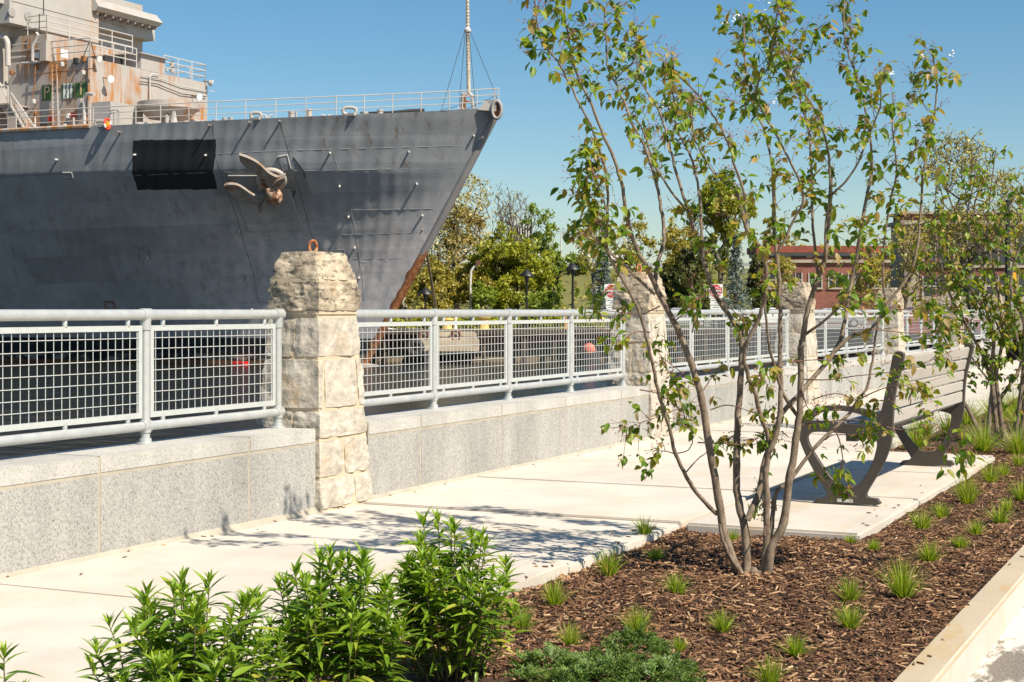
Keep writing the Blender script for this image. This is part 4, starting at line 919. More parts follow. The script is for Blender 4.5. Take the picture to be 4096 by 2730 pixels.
# boxy red float at the waterline, mooring lines
fl = hp(*hull_hit(978, 1452), .3); fo = MB().box((fl.x - .5, fl.y - .5, WATER - .1), (fl.x, fl.y + .5, WATER + .16)).build('mooring_float', 'buoy_red', bevel=.06); tag(fo, 'small bright red box float at the ship\'s waterline', 'float')
s_, z_ = hull_hit(1690, 918); ml = hp(s_, z_, .05)
for q, e in enumerate((1744, 1752)):
    o = MB().tube([ml + Vector((.1 * q, 0, 0)), W(1722 + q * 5, 1120, 96.5), W(e, 1265, 101), W(e + 4, 1322, 104)], .045, 6).build('mooring_line', 'rope', smooth=True)
    tag(o, 'taut mooring line from the bow to the far quay, ' + ('left of the pair' if q == 0 else 'right of the pair'), 'rope', 'mooring lines at the bow')

# ------------------------------------------------------------------ far bank
BD = 100.0; BZ = -.2
sheet('far_bank_ground', [cl(-260, BD + .3, BZ), cl(420, BD + .3, BZ), cl(420, 1500, BZ), cl(-260, 1500, BZ)], 'far_ground_grass', 'grass and ground on the far bank')
sheet('far_quay_pavement', [cl(-60, BD + .2, BZ + .004), cl(140, BD + .2, BZ + .004), cl(140, BD + 9, BZ + .004), cl(-60, BD + 9, BZ + .004)], 'far_pavement', 'pale paved strip on top of the far quay')
sheet('parking_lot', [cl(15, BD + 10, BZ + .008), cl(140, BD + 10, BZ + .008), cl(140, BD + 32, BZ + .008), cl(15, BD + 32, BZ + .008)], 'far_pavement', 'parking area in front of the brick building')
def cbox(mb, l0, l1, d0, d1, z0, z1): return mb.hexa([cl(l0, d0, z0), cl(l1, d0, z0), cl(l1, d1, z0), cl(l0, d1, z0), cl(l0, d0, z1), cl(l1, d0, z1), cl(l1, d1, z1), cl(l0, d1, z1)])
def LX(px, d=BD): return (px - 2048) / F * d
def ZP(py, d=BD): return H + (HY - py) / F * d
qr = empty('bulkhead', tuple(cl(0, BD, WATER)), 'dark timber and rusty steel bulkhead along the far bank', 'quay wall')
cbox(MB(), -60, 140, BD, BD + .6, WATER - 1, ZP(1372)).build('mud_face', 'bulkhead_mud', qr)
cbox(MB(), -60, 140, BD - .5, BD + .5, ZP(1372), ZP(1338)).build('waler', 'waler_rust', qr)
cbox(MB(), -60, 140, BD - .9, BD + .4, ZP(1338), ZP(1318)).build('cap_timber', 'bulkhead_timber', qr)
rq = random.Random(8)
for q in range(15):
    px = 1440 + q * 128 + rq.uniform(-50, 50); l = LX(px); 
    MB().tube([cl(l, BD - .75 + rq.uniform(-.1, .2), WATER - .6), cl(l + rq.uniform(-.15, .15), BD - .7, ZP(1340 + rq.uniform(0, 45)))], rq.uniform(.14, .2), 7).build('piling', 'bulkhead_timber', qr)
cb = cbox(MB(), LX(1672), LX(1918), BD - 3.2, BD - .4, ZP(1408), ZP(1350)).build('concrete_dolphin', 'old_concrete', qr, bevel=.12)
cbox(MB(), LX(1682), LX(1908), BD - 2.8, BD - .4, ZP(1350), ZP(1327)).build('dolphin_cap', 'old_concrete', cb, bevel=.1)
for px in (1706, 1830): MB().tube([cl(LX(px) + .28 * math.cos(t), BD - 3.0, ZP(1341) + .3 * math.sin(t)) for t in np.linspace(0, 6.283, 14, endpoint=False)], .1, 7, closed=True).build('ring_bolt', 'waler_rust', cb, smooth=True)
for px, nm in ((1705, 'left'), (1790, 'mid'), (1880, 'right')): MB().tube([cl(LX(px), BD - 1.4, WATER - .5), cl(LX(px), BD - 1.4, ZP(1407))], .4, 8).build('piling', 'bulkhead_timber', cb)
def tyre(px, py, r0, label):
    c = cl(LX(px, 96.4), 96.4, ZP(py, 96.4)); mb = MB(); mb.tube([c + RT * (r0 * .66 * math.cos(t)) + Vector((0, 0, r0 * .66 * math.sin(t))) for t in np.linspace(0, 6.283, 28, endpoint=False)], r0 * .34, 10, closed=True)
    o = mb.build('tyre_fender', 'tyre_rubber', smooth=True); tag(o, label, 'tyre', 'tyre fenders on the far quay')
tyre(1660, 1392, .60, 'black tyre fender hung at the left end of the concrete block'); tyre(1722, 1432, .5, 'half sunk black tyre just under the concrete block')
def bollard(px, label, mat, h, r_, cat='bollard'):
    c = cl(LX(px, 102), 102, BZ); o = MB().lathe(tuple(c), [(r_ * 1.2, 0), (r_, .1), (r_ * .9, h * .7), (r_ * 1.45, h * .82), (r_ * 1.4, h * .95), (r_ * .8, h)], 12).build('quay_bollard', mat, smooth=True); tag(o, label, cat)
bollard(1788, 'yellow mooring bollard left, above the concrete block with the lines on it', 'yellow_paint', .75, .33)
bollard(1936, 'tall yellow mooring bollard at the right end of the concrete block', 'yellow_paint', .95, .34)
bollard(2264, 'thin orange post on the far quay, behind the railing', 'orange_paint', 1.05, .12, 'post'); bollard(1822, 'slim white post beside the left yellow bollard', 'sign_white', .9, .09, 'post')
c = cl(LX(2350), BD - 2, ZP(1398)); mb = MB(); mb.lathe(tuple(c), [(.05, -.42), (.32, -.3), (.45, 0), (.32, .3), (.05, .42)], 14, 'x'); o = mb.build('mooring_buoy', 'buoy_coral', smooth=True); tag(o, 'round coral red buoy hanging on the far bulkhead', 'buoy')
MB().tube([cl(LX(2350), BD - 1.6, WATER - .3), cl(LX(2350), BD - 1.6, ZP(1402))], .75, 12).build('fender_log', 'tyre_rubber', qr, smooth=True)
# low white mooring rope in a curve and shrubby growth on the quay
o = MB().tube(crom([cl(LX(1512, 101), 101, ZP(1298, 101)), cl(LX(1540, 101), 101, ZP(1312, 101)), cl(LX(1590, 101), 101, ZP(1322, 101)), cl(LX(1640, 101), 101, ZP(1324, 101))], 5), .07, 6).build('white_hose', 'sign_white', smooth=True); tag(o, 'white hose curving down onto the far quay', 'hose')
# embankment with road, guard rail, distant tower
em = []
prof = [(170, BZ), (183, 3.4), (192, 6.2), (204, 6.3), (230, 5.5)]
latr = np.linspace(-30, 140, 30)
Ve = [cl(l, d, z + (mnoise.noise(Vector((l * .1, d, 0))) * .35 if 180 < d < 190 else 0)) for l in latr for d, z in prof]; n_p = len(prof)
Fe = [(i * n_p + j, (i + 1) * n_p + j, (i + 1) * n_p + j + 1, i * n_p + j + 1) for i in range(len(latr) - 1) for j in range(n_p - 1)]
o = fast('embankment', [tuple(v) for v in Ve], Fe, 'embankment_grass', None, 'structure'); o['label'] = 'grassy highway embankment behind the trees'
gr = cbox(MB(), -30, 140, 193, 193.15, 6.5, 6.9).build('highway_guard_rail', 'post_steel'); tag(gr, 'long steel guard rail on top of the embankment', 'guard rail')
hill = []
for i, px in enumerate(np.linspace(-2600, 8200, 60)): hill.append(cl(LX(px, 900), 900, BZ)); hill.append(cl(LX(px, 900), 905, 6 + 7 * abs(mnoise.noise(Vector((px * .004, 2, 0))))))
o = fast('far_tree_line', [tuple(v) for v in hill], [(2 * i, 2 * i + 2, 2 * i + 3, 2 * i + 1) for i in range(59)], 'far_leaf_olive', None, 'structure'); o['label'] = 'distant wooded skyline'
tw = empty('far_tower', tuple(cl(LX(2085, 420), 420, 5)), 'pale slatted tower top showing through the bare tree', 'tower')
cbox(MB(), LX(2040, 420), LX(2128, 420), 420, 430, BZ, ZP(905, 420)).build('tower_body', 'tower_white', tw)
for q in range(9): l = LX(2040 + q * 10.4, 420); cbox(MB(), l, l + .32, 418, 419.9, ZP(960, 420), ZP(872 + (q % 3) * 3, 420)).build('louvre', 'tower_white', tw)

# ------------------------------------------------------------------ trees on the far bank
def grow(attr, base, trunk_top, step, rng, up=.25):
    """skeleton by joining points to their nearest node; returns nodes, parents, radii"""
    N = []; P = []
    n0 = max(3, int((trunk_top - base).length / step)); 
    for i in range(n0 + 1):
        t = i / n0; N.append(np.array(base.lerp(trunk_top, t)) + (rng.normal(0, step * .12, 3) * [1, 1, 0] if 0 < i < n0 else 0)); P.append(i - 1)
    order = np.argsort(np.linalg.norm(attr - np.array(trunk_top), axis=1)); first = max(1, n0 // 2)
    for a in attr[order]:
        arr = np.array(N[first:]); d = np.linalg.norm(arr - a, axis=1) + np.maximum(0, arr[:, 2] - a[2] + step * .5) * 2.5
        j = int(np.argmin(d)) + first; p = N[j]; L = np.linalg.norm(a - p); m = max(1, int(L / step))
        sag = np.array([0, 0, 1.]) * L * .10
        for q in range(1, m + 1):
            t = q / m; pt = p + (a - p) * t + sag * math.sin(math.pi * t) * (-1 if False else 1) * .6 + rng.normal(0, step * .10, 3)
            P.append(j); N.append(pt); j = len(N) - 1
    cnt = np.ones(len(N))
    for i in range(len(N) - 1, 0, -1): cnt[P[i]] += cnt[i]
    return np.array(N), P, cnt
def branch_mesh(N, P, rad, name, mat, parent, sides=5, rmin=0):
    V = []; Fc = []
    ang = np.linspace(0, 2 * math.pi, sides, endpoint=False)
    for i in range(1, len(N)):
        a, b = N[P[i]], N[i]
        if rad[i] < rmin: continue
        t = b - a; L = np.linalg.norm(t)
        if L < 1e-6: continue
        t = t / L; u = np.cross(t, [.3, .9, .2]); u /= np.linalg.norm(u); v = np.cross(t, u); b0 = len(V)
        ra = min(rad[P[i]], rad[i] * 1.5)
        for c, r_ in ((a - t * .0, ra), (b + t * L * .06, rad[i])):
            for q in ang: V.append(c + (u * math.cos(q) + v * math.sin(q)) * r_)
        for q in range(sides): q2 = (q + 1) % sides; Fc.append((b0 + q, b0 + q2, b0 + sides + q2, b0 + sides + q))
    return fast(name, V, Fc, mat, parent)
def leaf_cards(C, size, rng, name, mat, parent, kind='stuff', flat=.3, asp=.6):
    n = len(C); d = rng.normal(size=(n, 3)); d /= np.linalg.norm(d, axis=1)[:, None]; e = np.cross(d, rng.normal(size=(n, 3))); e /= np.linalg.norm(e, axis=1)[:, None]
    sz = size * rng.uniform(.55, 1.35, n)[:, None]; nn = np.cross(d, e)
    a = C - d * sz * .5; b = C + e * sz * asp * .5 + nn * sz * .12; c = C + d * sz * .5; f_ = C - e * sz * asp * .5 + nn * sz * .12
    V = np.stack([a, b, c, f_], 1).reshape(-1, 3); Fc = np.arange(4 * n).reshape(-1, 4)
    return fast(name, V, Fc, mat, parent, kind, True)
def crown_pts(rng, n, c, rx, rz, lobes=7, shape='round'):
    L = []; 
    for q in range(lobes):
        t = rng.uniform(0, 2 * math.pi); rr = rng.uniform(.15, .62); zz = rng.uniform(-.6, .72)
        L.append((np.array([math.cos(t) * rr * rx, math.sin(t) * rr * rx, zz * rz]), rng.uniform(.32, .55)))
    out = []
    while len(out) < n:
        o, s_ = L[rng.integers(len(L))]; p = rng.normal(size=3); p /= np.linalg.norm(p); p *= rng.uniform(.3, 1) ** .5
        out.append(o + p * [rx * s_, rx * s_, rz * s_])
    return np.array(out) + np.array(c)
def far_tree(px, top, wpx, d, leaf, label, seed, n=2600, size=.42, twigs=150, bark='far_bark', base_frac=.3, lobes=8, tr=.16, bare=.0, spread=.5, group='trees on the far bank', name='bank_tree', base_z=BZ, lean=0, mult=2.3):
    rng = np.random.default_rng(seed); b = cl(LX(px, d), d, base_z); zt = ZP(top, d); hh = zt - base_z; rx = wpx / F * d / 2; z0 = base_z + hh * base_frac; rz = (zt - z0) / 2
    c = Vector((b.x, b.y, z0 + rz)) + RT * lean; root = empty(name, tuple(b), label, 'tree', group)
    at = crown_pts(rng, int(twigs * 1.7), c, rx * 1.05, rz * 1.05, lobes); tt = Vector((c.x, c.y, z0 + rz * .5)); N, P, cnt = grow(at, b, tt, max(.45, hh * .05), rng)
    rad = tr * hh / 10 * (cnt / cnt.max()) ** .48; rad = np.maximum(rad, .018); branch_mesh(N, P, rad, 'trunk', bark, root)
    n = int(n * mult)
    if n:
        tips = np.where(cnt <= 5)[0]; size = size * .6; ids = rng.choice(tips, n); C = N[ids] + rng.normal(0, spread * rx * .13, (n, 3)); leaf_cards(C, size, rng, 'crown', leaf, root)
    return root
far_tree(1830, 695, 400, 118, 'far_leaf_gold', 'tall golden sycamore rising behind the ship\'s bow', 11, 3000, .38, 240, 'far_bark', .22, 9, .2)
far_tree(1640, 900, 260, 120, 'far_leaf_gold', 'golden tree close to the rusty stem of the ship', 12, 2200, .38, 150, 'pale_bark', .2, 7, .2)
far_tree(1610, 1040, 130, 112, 'far_leaf_olive', 'pale trunked tree showing just right of the rusty stem', 13, 900, .36, 60, 'pale_bark', .45, 5, .5)
far_tree(2055, 755, 240, 122, 'far_leaf_olive', 'bare dark branched tree with few leaves between golden and green trees', 14, 160, .3, 330, 'far_bark', .32, 8, .2)
far_tree(2070, 905, 330, 110, 'far_leaf_green', 'full green tree with rounded crown right of the bare tree', 15, 6500, .40, 170, 'far_bark', .18, 10, .16)
far_tree(2170, 850, 200, 117, 'far_leaf_bright', 'slim light green tree behind the full green tree', 16, 2200, .36, 120, 'far_bark', .2, 7, .14)
far_tree(1740, 1010, 230, 108, 'far_leaf_olive', 'olive green bushy tree under the golden sycamore', 17, 3400, .38, 100, 'far_bark', .1, 8)
far_tree(1880, 1035, 220, 109, 'far_leaf_olive', 'low olive tree between the mooring lines and the green tree', 18, 3000, .38, 100, 'far_bark', .1, 8)
far_tree(1960, 1130, 150, 106, 'far_leaf_bright', 'bright green shrub below the full green tree, left side', 19, 1800, .34, 50, 'far_bark', .05, 6, name='bank_shrub')
far_tree(2160, 1130, 190, 106, 'far_leaf_bright', 'bright green shrub below the full green tree, right side', 20, 2200, .34, 50, 'far_bark', .05, 6, name='bank_shrub')
far_tree(2370, 905, 190, 150, 'far_leaf_olive', 'thin olive tree behind the truck, at the tree\'s left stems', 21, 700, .42, 160, 'far_bark', .3, 7)
far_tree(2330, 1020, 150, 190, 'far_leaf_bright', 'light green tree beside the truck on the embankment', 22, 1300, .6, 70, 'far_bark', .1, 6, base_z=5.5)
far_tree(2690, 880, 230, 125, 'far_leaf_olive', 'brownish green tree behind the middle of the multi stemmed tree', 23, 2600, .42, 170, 'far_bark', .15, 8)
far_tree(2880, 700, 280, 128, 'far_leaf_green', 'tall green tree behind the centre stems of the multi stemmed tree', 24, 5200, .46, 190, 'far_bark', .15, 10)
far_tree(2760, 1010, 240, 118, 'far_leaf_dark', 'dark evergreen mass between the two red traffic signs', 25, 5200, .42, 70, 'far_bark', .02, 9)
far_tree(2600, 1060, 200, 120, 'far_leaf_dark', 'dark evergreen behind the second stone pier', 26, 3600, .42, 60, 'far_bark', .02, 8)
far_tree(3010, 1000, 180, 118, 'far_leaf_dark', 'dark evergreen left of the brick building', 27, 3600, .42, 60, 'far_bark', .02, 8)
far_tree(3090, 870, 150, 140, 'far_leaf_olive', 'olive tree rising over the left end of the brick building', 28, 1300, .44, 100, 'far_bark', .2, 7)
far_tree(3390, 1120, 110, 118, 'far_leaf_bright', 'round green shrub in front of the brick building', 29, 1800, .34, 40, 'far_bark', .02, 6, name='bank_shrub')
far_tree(3880, 560, 620, 72, 'far_leaf_olive', 'large budding tree in front of the taller brick building', 30, 2900, .24, 520, 'far_bark', .2, 12, .2, spread=.35)
far_tree(3620, 840, 240, 84, 'far_leaf_gold', 'small budding tree at the left corner of the taller building', 31, 900, .24, 150, 'far_bark', .25, 7)
# blue spruces: cones of drooping needle tiers
def spruce(px, top, wpx, d, seed, label):
    rng = np.random.default_rng(seed); b = cl(LX(px, d), d, BZ); hh = ZP(top, d) - BZ; root = empty('blue_spruce', tuple(b), label, 'tree', 'blue spruces on the far bank'); rx = wpx / F * d / 2
    MB().tube([b, b + Vector((0, 0, hh))], [.22, .03], 8).build('trunk', 'far_bark', root); C = []
    for q in range(150):
        t = (q / 150) ** .85; z = hh * (.04 + .95 * t); L = rx * (1 - t) * rng.uniform(.75, 1.15) + .12; an = rng.uniform(0, 6.283)
        for k_ in range(22): u = rng.uniform(.15, 1); C.append(np.array(b) + [math.cos(an) * L * u + rng.normal(0, .12), math.sin(an) * L * u + rng.normal(0, .12), z - L * u * .28 + rng.normal(0, .1)])
    leaf_cards(np.array(C), .26, rng, 'crown', 'spruce_needle', root, asp=.35)
spruce(2410, 1000, 170, 110, 51, 'blue spruce left of the second stone pier'); spruce(2945, 930, 150, 112, 52, 'blue spruce behind the centre stems of the tree'); spruce(2900, 1200, 130, 107, 53, 'low blue spruce beside the second red sign')
# hedge along the quay
rng = np.random.default_rng(77); C = []
for q in range(9000):
    px = rng.uniform(1450, 2420); C.append(cl(LX(px, 106), 105 + rng.uniform(0, 4), BZ + rng.uniform(0, .5 + .6 * (mnoise.noise(Vector((px * .012, 1, 0))) + .4))))
C = np.array([tuple(c) for c in C]); o = leaf_cards(C, .30, rng, 'bank_undergrowth', 'far_leaf_green', None, 'stuff'); tag(o, 'green undergrowth along the far quay', 'undergrowth')

rng = np.random.default_rng(78); C = []
for q in range(9000):
    u = rng.random(); d_ = 172 + 20 * u; z_ = np.interp(d_, [170, 183, 192], [BZ, 3.4, 6.2]); px = rng.uniform(1400, 4300)
    if mnoise.noise(Vector((px * .02, d_ * .35, 3))) + .35 * mnoise.noise(Vector((px * .004, d_ * .1, 9))) < .02: continue
    C.append(tuple(cl(LX(px, d_), d_, z_ + rng.uniform(0, .9))))
o = leaf_cards(np.array(C), .5, rng, 'slope_brush', 'far_leaf_olive', None, 'stuff'); tag(o, 'brushy growth on the embankment slope', 'brush')
far_tree(1560, 1000, 170, 113, 'far_leaf_olive', 'olive tree half hidden behind the rusty stem', 32, 1800, .38, 90, 'far_bark', .1, 7)
far_tree(1990, 1000, 170, 112, 'far_leaf_green', 'mid green tree filling the gap left of the full green tree', 33, 2600, .38, 100, 'far_bark', .12, 8)
far_tree(2210, 1000, 130, 112, 'far_leaf_bright', 'light green tree at the right end of the green trees', 34, 1500, .36, 90, 'far_bark', .15, 6)
far_tree(2520, 900, 200, 130, 'far_leaf_olive', 'olive tree rising behind the second stone pier', 35, 1700, .42, 120, 'far_bark', .15, 7)
far_tree(3200, 930, 140, 150, 'far_leaf_olive', 'small olive tree behind the roof of the low brick building', 36, 600, .4, 80, 'far_bark', .3, 6)

far_tree(3150, 1030, 170, 120, 'far_leaf_olive', 'sparse olive tree before the left half of the low brick building', 37, 1100, .36, 130, 'far_bark', .2, 7)
far_tree(3490, 1010, 190, 120, 'far_leaf_olive', 'sparse olive tree before the right half of the low brick building', 38, 1100, .36, 140, 'far_bark', .2, 7)
# ------------------------------------------------------------------ lamps, signs, vehicles, buildings beyond the water
def lamp(px, top, d, label):
    b = cl(LX(px, d), d, BZ); zt = ZP(top, d); root = empty('street_lamp', tuple(b), label, 'street lamp', 'black street lamps on the far bank')
    MB().lathe(tuple(b), [(.16, 0), (.16, .3), (.09, .45), (.075, zt - BZ - .9), (.1, zt - BZ - .85)], 10).build('pole', 'black_paint', root, smooth=True)
    MB().lathe((b.x, b.y, zt - .85), [(.12, 0), (.2, .42), (.14, .45)], 10).build('lantern', 'window_glass', root, smooth=True); MB().lathe((b.x, b.y, zt - .42), [(.52, -.05), (.50, .02), (.2, .28), (.08, .42)], 12).build('hood', 'black_paint', root, smooth=True)
lamp(2291, 1052, 104, 'black street lamp standing clear against the embankment'); lamp(2107, 1078, 105, 'black street lamp in front of the full green tree'); lamp(1702, 1150, 103, 'short black lamp post just right of the ship\'s stem')
root = empty('curved_lamp_pole', tuple(cl(LX(1884, 107), 107, BZ)), 'white pole with curved top under the golden sycamore', 'pole'); MB().tube(crom([cl(LX(1882, 107), 107, BZ), cl(LX(1882, 107), 107, ZP(1120, 107)), cl(LX(1888, 107), 107, ZP(1080, 107)), cl(LX(1910, 107), 107, ZP(1058, 107))], 5), .09, 8).build('pole', 'tower_white', root, smooth=True); cbox(MB(), LX(1906, 107), LX(1922, 107), 106.8, 107.2, ZP(1062, 107), ZP(1042, 107)).build('lamp_head', 'waler_rust', root)
root = empty('thin_mast', tuple(cl(LX(2243, 190), 190, 5.5)), 'thin white highway light mast left of the truck', 'mast'); MB().tube([cl(LX(2243, 190), 190, 5), cl(LX(2244, 190), 190, ZP(940, 190))], [.12, .06], 6).build('mast', 'tower_white', root)
def dne(px, label):
    d = 103.0; b = cl(LX(px, d), d, BZ); root = empty('traffic_sign', tuple(b), label, 'traffic sign', 'red do not enter signs'); s_ = .455; zc = ZP(1165, d)
    MB().tube([b, cl(LX(px, d), d, zc + .4)], .04, 6).build('post', 'post_steel', root)
    def face(z, w, h, o_, mat, nm): return cbox(MB(), LX(px, d) - w, LX(px, d) + w, d - .06 - o_, d - .045 - o_, z - h, z + h).build(nm, mat, root)
    face(zc, s_, s_, 0, 'sign_white', 'panel'); c = cl(LX(px, d), d - .07, zc)
    mb = MB(); mb.add([c + RT * (s_ * .93 * math.cos(t)) + Vector((0, 0, s_ * .93 * math.sin(t))) for t in np.linspace(0, 6.283, 32, endpoint=False)], [tuple(range(32))]); mb.build('red_disc', 'sign_red', root)
    face(zc, s_ * .78, s_ * .16, .03, 'sign_white', 'white_bar'); face(zc - .86, .36, .36, 0, 'sign_white', 'lower_panel')
    def tx(t, z, size, mat, o_=.04): place('lettering', textmesh(t, size, .002), root, mat, frame(cl(LX(px, d), d - .06 - o_, z), RT, Vector((0, 0, 1)), -FW))
    tx('DO NOT', zc + .22, .24, 'sign_white'); tx('POLICE ONLY', zc, .13, 'sign_black', .05); tx('ENTER', zc - .23, .24, 'sign_white')
    for t, dz in (('EMERGENCY', -.62), ('AND', -.78), ('AUTHORIZED', -.94), ('VEHICLES', -1.09)): tx(t, zc + dz, .105, 'sign_black', .012)
dne(2445, 'red round do not enter sign left of the second stone pier'); dne(2863, 'red round do not enter sign behind the tree\'s centre stems')
def far_post_sign():
    d = 60.0; b = cl(LX(4045, d), d, BZ); root = empty('yellow_sign', tuple(b), 'yellow warning sign at the right edge behind the leafy tree', 'sign'); MB().tube([b, cl(LX(4045, d), d, ZP(1080, d))], .04, 6).build('post', 'post_steel', root)
    cbox(MB(), LX(4040, d), LX(4072, d), d - .08, d - .05, ZP(1145, d), ZP(1092, d)).build('panel', 'sign_yellow', root, bevel=.01)
far_post_sign()
root = empty('utility_pole', tuple(cl(LX(4030, 66), 66, BZ)), 'tall black pole at the right edge before the taller building', 'pole'); MB().tube([cl(LX(4030, 66), 66, BZ), cl(LX(4030, 66), 66, ZP(800, 66))], [.12, .09], 8).build('pole', 'black_paint', root)
def car(px, d, mat, label, face=1, base=BZ, sc=1.0):
    b = cl(LX(px, d), d, base); root = empty('parked_car', tuple(b), label, 'car', 'cars parked beyond the basin')
    x = RT * face; y = FW; prof = [(-2.15, .30), (-2.2, .62), (-2.05, .82), (-1.2, .92), (-.75, 1.38), (.55, 1.43), (1.25, .98), (2.0, .86), (2.2, .6), (2.15, .3)]
    def pt(u, v, w): return b + (x * u + y * w) * sc + Vector((0, 0, v * sc))
    n = len(prof); mb = MB(); mb.add([pt(u, v, -.85 + (.16 if v > 1.2 else 0)) for u, v in prof] + [pt(u, v, .85 - (.16 if v > 1.2 else 0)) for u, v in prof], [tuple(range(n)), tuple(range(n, 2 * n))] + [(i, (i + 1) % n, n + (i + 1) % n, n + i) for i in range(n)]); mb.build('body', mat, root, bevel=.05)
    for w in (-1, 1):
        for (a, c) in (((-1.05, .95, -.68, 1.32), 0), ((-.1, .95, .5, 1.34), 1)):
            mb = MB(); off = w * .84; mb.add([pt(a[0], a[1], off), pt(a[2] + .55, a[1], off), pt(a[2] + .5, a[3], off - w * .11), pt(a[2] - .05 if not c else a[0] + .02, a[3], off - w * .11)], [(0, 1, 2, 3)]); mb.build('side_window', 'window_glass', root)
        for u in (-1.35, 1.35):
            mb = MB(); mb.tube([pt(u, .32, w * .62), pt(u, .32, w * .88)], .33 * sc, 16); wl = mb.build('wheel', 'tyre_rubber', root); mb = MB(); mb.tube([pt(u, .32, w * .86), pt(u, .32, w * .89)], .2 * sc, 12); mb.build('rim', 'post_steel', wl)
        mb = MB(); mb.box((0, 0, 0), (.001, .001, .001)); 
        MB().tube([pt(2.14, .66, w * .6), pt(2.2, .66, w * .6)], .12, 8).build('headlight', 'sign_white', root)
car(3060, 112, 'car_white', 'white car parked left of the brick building'); car(2720, 112, 'car_silver', 'silver car parked before the dark evergreen', -1); car(3330, 112, 'car_silver', 'silver car parked in front of the brick building', 1); car(3720, 62, 'car_red', 'dark red car behind the railing above the bench back', 1)
def truck():
    d = 198.0; sc = 1.0; b = cl(LX(2352, d), d, 6.28); root = empty('white_truck', tuple(b), 'white box truck driving along the embankment road', 'truck'); l0 = LX(2352, d)
    cbox(MB(), l0 + .6, l0 + 5.2, d - 1.2, d + 1.2, 6.9, ZP(1035, d)+.4).build('cargo_box', 'car_white', root, bevel=.06)
    mb = MB(); pr = [(-2.4, 6.7), (-2.4, 7.5), (-1.5, 7.75), (-1.0, 8.55), (.5, 8.65), (.5, 6.7)]; mb.add([cl(l0 + u, d - 1.05, z) for u, z in pr] + [cl(l0 + u, d + 1.05, z) for u, z in pr], [tuple(range(6)), tuple(range(6, 12))] + [(i, (i + 1) % 6, 6 + (i + 1) % 6, 6 + i) for i in range(6)]); cbn = mb.build('cab', 'car_white', root, bevel=.05)
    mb = MB(); mb.add([cl(l0 - 1.2, d - 1.07, 7.85), cl(l0 - .1, d - 1.07, 7.85), cl(l0 - .1, d - 1.07, 8.45), cl(l0 - .9, d - 1.07, 8.45)], [(0, 1, 2, 3)]); mb.build('window', 'window_glass', cbn)
    for u in (-1.4, 3.8):
        for w in (-1, 1): MB().tube([cl(l0 + u, d + w * .7, 6.75), cl(l0 + u, d + w * 1.1, 6.75)], .45, 14).build('wheel', 'tyre_rubber', root)
truck()
# brick buildings
def windows(root, l0, l1, z0, z1, d, n, w, arch=False):
    for q in range(n):
        c = l0 + (l1 - l0) * (q + .5) / n
        wn = cbox(MB(), c - w / 2, c + w / 2, d - .03, d + .06, z0, z1).build('window', 'window_glass', root)
        for a, b2, e0, e1 in ((c - w / 2 - .08, c - w / 2 + .04, z0, z1), (c + w / 2 - .04, c + w / 2 + .08, z0, z1), (c - .04, c + .04, z0, z1)): cbox(MB(), a, b2, d - .08, d - .035, e0, e1).build('frame', 'window_frame_paint', wn)
        cbox(MB(), c - w / 2 - .12, c + w / 2 + .12, d - .14, d - .02, z0 - .18, z0 - .02).build('sill', 'limestone', wn); cbox(MB(), c - w / 2, c + w / 2, d - .075, d - .036, (z0 + z1) / 2 - .05, (z0 + z1) / 2 + .05).build('frame', 'window_frame_paint', wn)
d = 135.0; l0, l1 = LX(3040, d), LX(3640, d)
b1 = empty('brick_building', tuple(cl((l0 + l1) / 2, d, BZ)), 'low red brick building with rusty cornice, behind the tree stems', 'building')
cbox(MB(), l0, l1, d, d + 5, BZ, ZP(1052, d)).build('wall', 'far_brick', b1); cbox(MB(), l0 - .2, l1, d - .25, d + 5, ZP(1052, d), ZP(1040, d)).build('stone_band', 'limestone', b1)
cbox(MB(), l0, l1, d + .1, d + 5, ZP(1040, d), ZP(1024, d)).build('clerestory', 'window_glass', b1); cbox(MB(), l0 - .1, l1, d - .12, d + .05, ZP(1040, d), ZP(1033, d)).build('rusty_sill', 'rusty_cornice', b1)
rf = cbox(MB(), l0 - .4, l1, d - .5, d + 5, ZP(1012, d), ZP(985, d)).build('roof', 'rusty_cornice', b1); cbox(MB(), l0 - .2, l1, d - .3, d + 5, ZP(1024, d), ZP(1012, d)).build('eave', 'roof_grey', b1)
for q in range(7): l = l0 + (l1 - l0) * q / 6.5; cbox(MB(), l, l + .5, d - .06, d + .1, ZP(1040, d), ZP(1024, d)).build('mullion', 'limestone', b1)
windows(b1, l0 + .5, l1 - .5, ZP(1150, d), ZP(1092, d), d, 7, 1.1)
d = 92.0; l0, l1 = LX(3622, d), LX(4700, d)
b2 = empty('brick_hall', tuple(cl((l0 + l1) / 2, d, BZ)), 'taller brick building with limestone pilaster and parapet at right', 'building')
cbox(MB(), l0, l1, d, d + 3, BZ, ZP(858, d)).build('wall', 'far_brick', b2); cbox(MB(), l0 - .25, l1, d - .3, d + 3, ZP(858, d), ZP(848, d)).build('coping', 'limestone', b2)
cbox(MB(), l0 - .4, l1, d - .45, d + 3, ZP(900, d), ZP(884, d)).build('cornice', 'limestone', b2)
cbox(MB(), l0 - .12, LX(3672, d), d - .22, d + .1, BZ, ZP(900, d)).build('pilaster', 'limestone', b2); cbox(MB(), l0 - .13, l0 - .01, d + .1, d + 3, BZ, ZP(900, d)).build('side_facing', 'limestone', b2); cbox(MB(), l0 - .2, l1, d - .2, d + .1, BZ, ZP(1195, d)).build('plinth', 'limestone', b2)
windows(b2, LX(3680, d), LX(4180, d), ZP(1060, d), ZP(950, d), d, 4, 1.5); windows(b2, LX(3680, d), LX(4180, d), ZP(1185, d), ZP(1105, d), d, 4, 1.5)

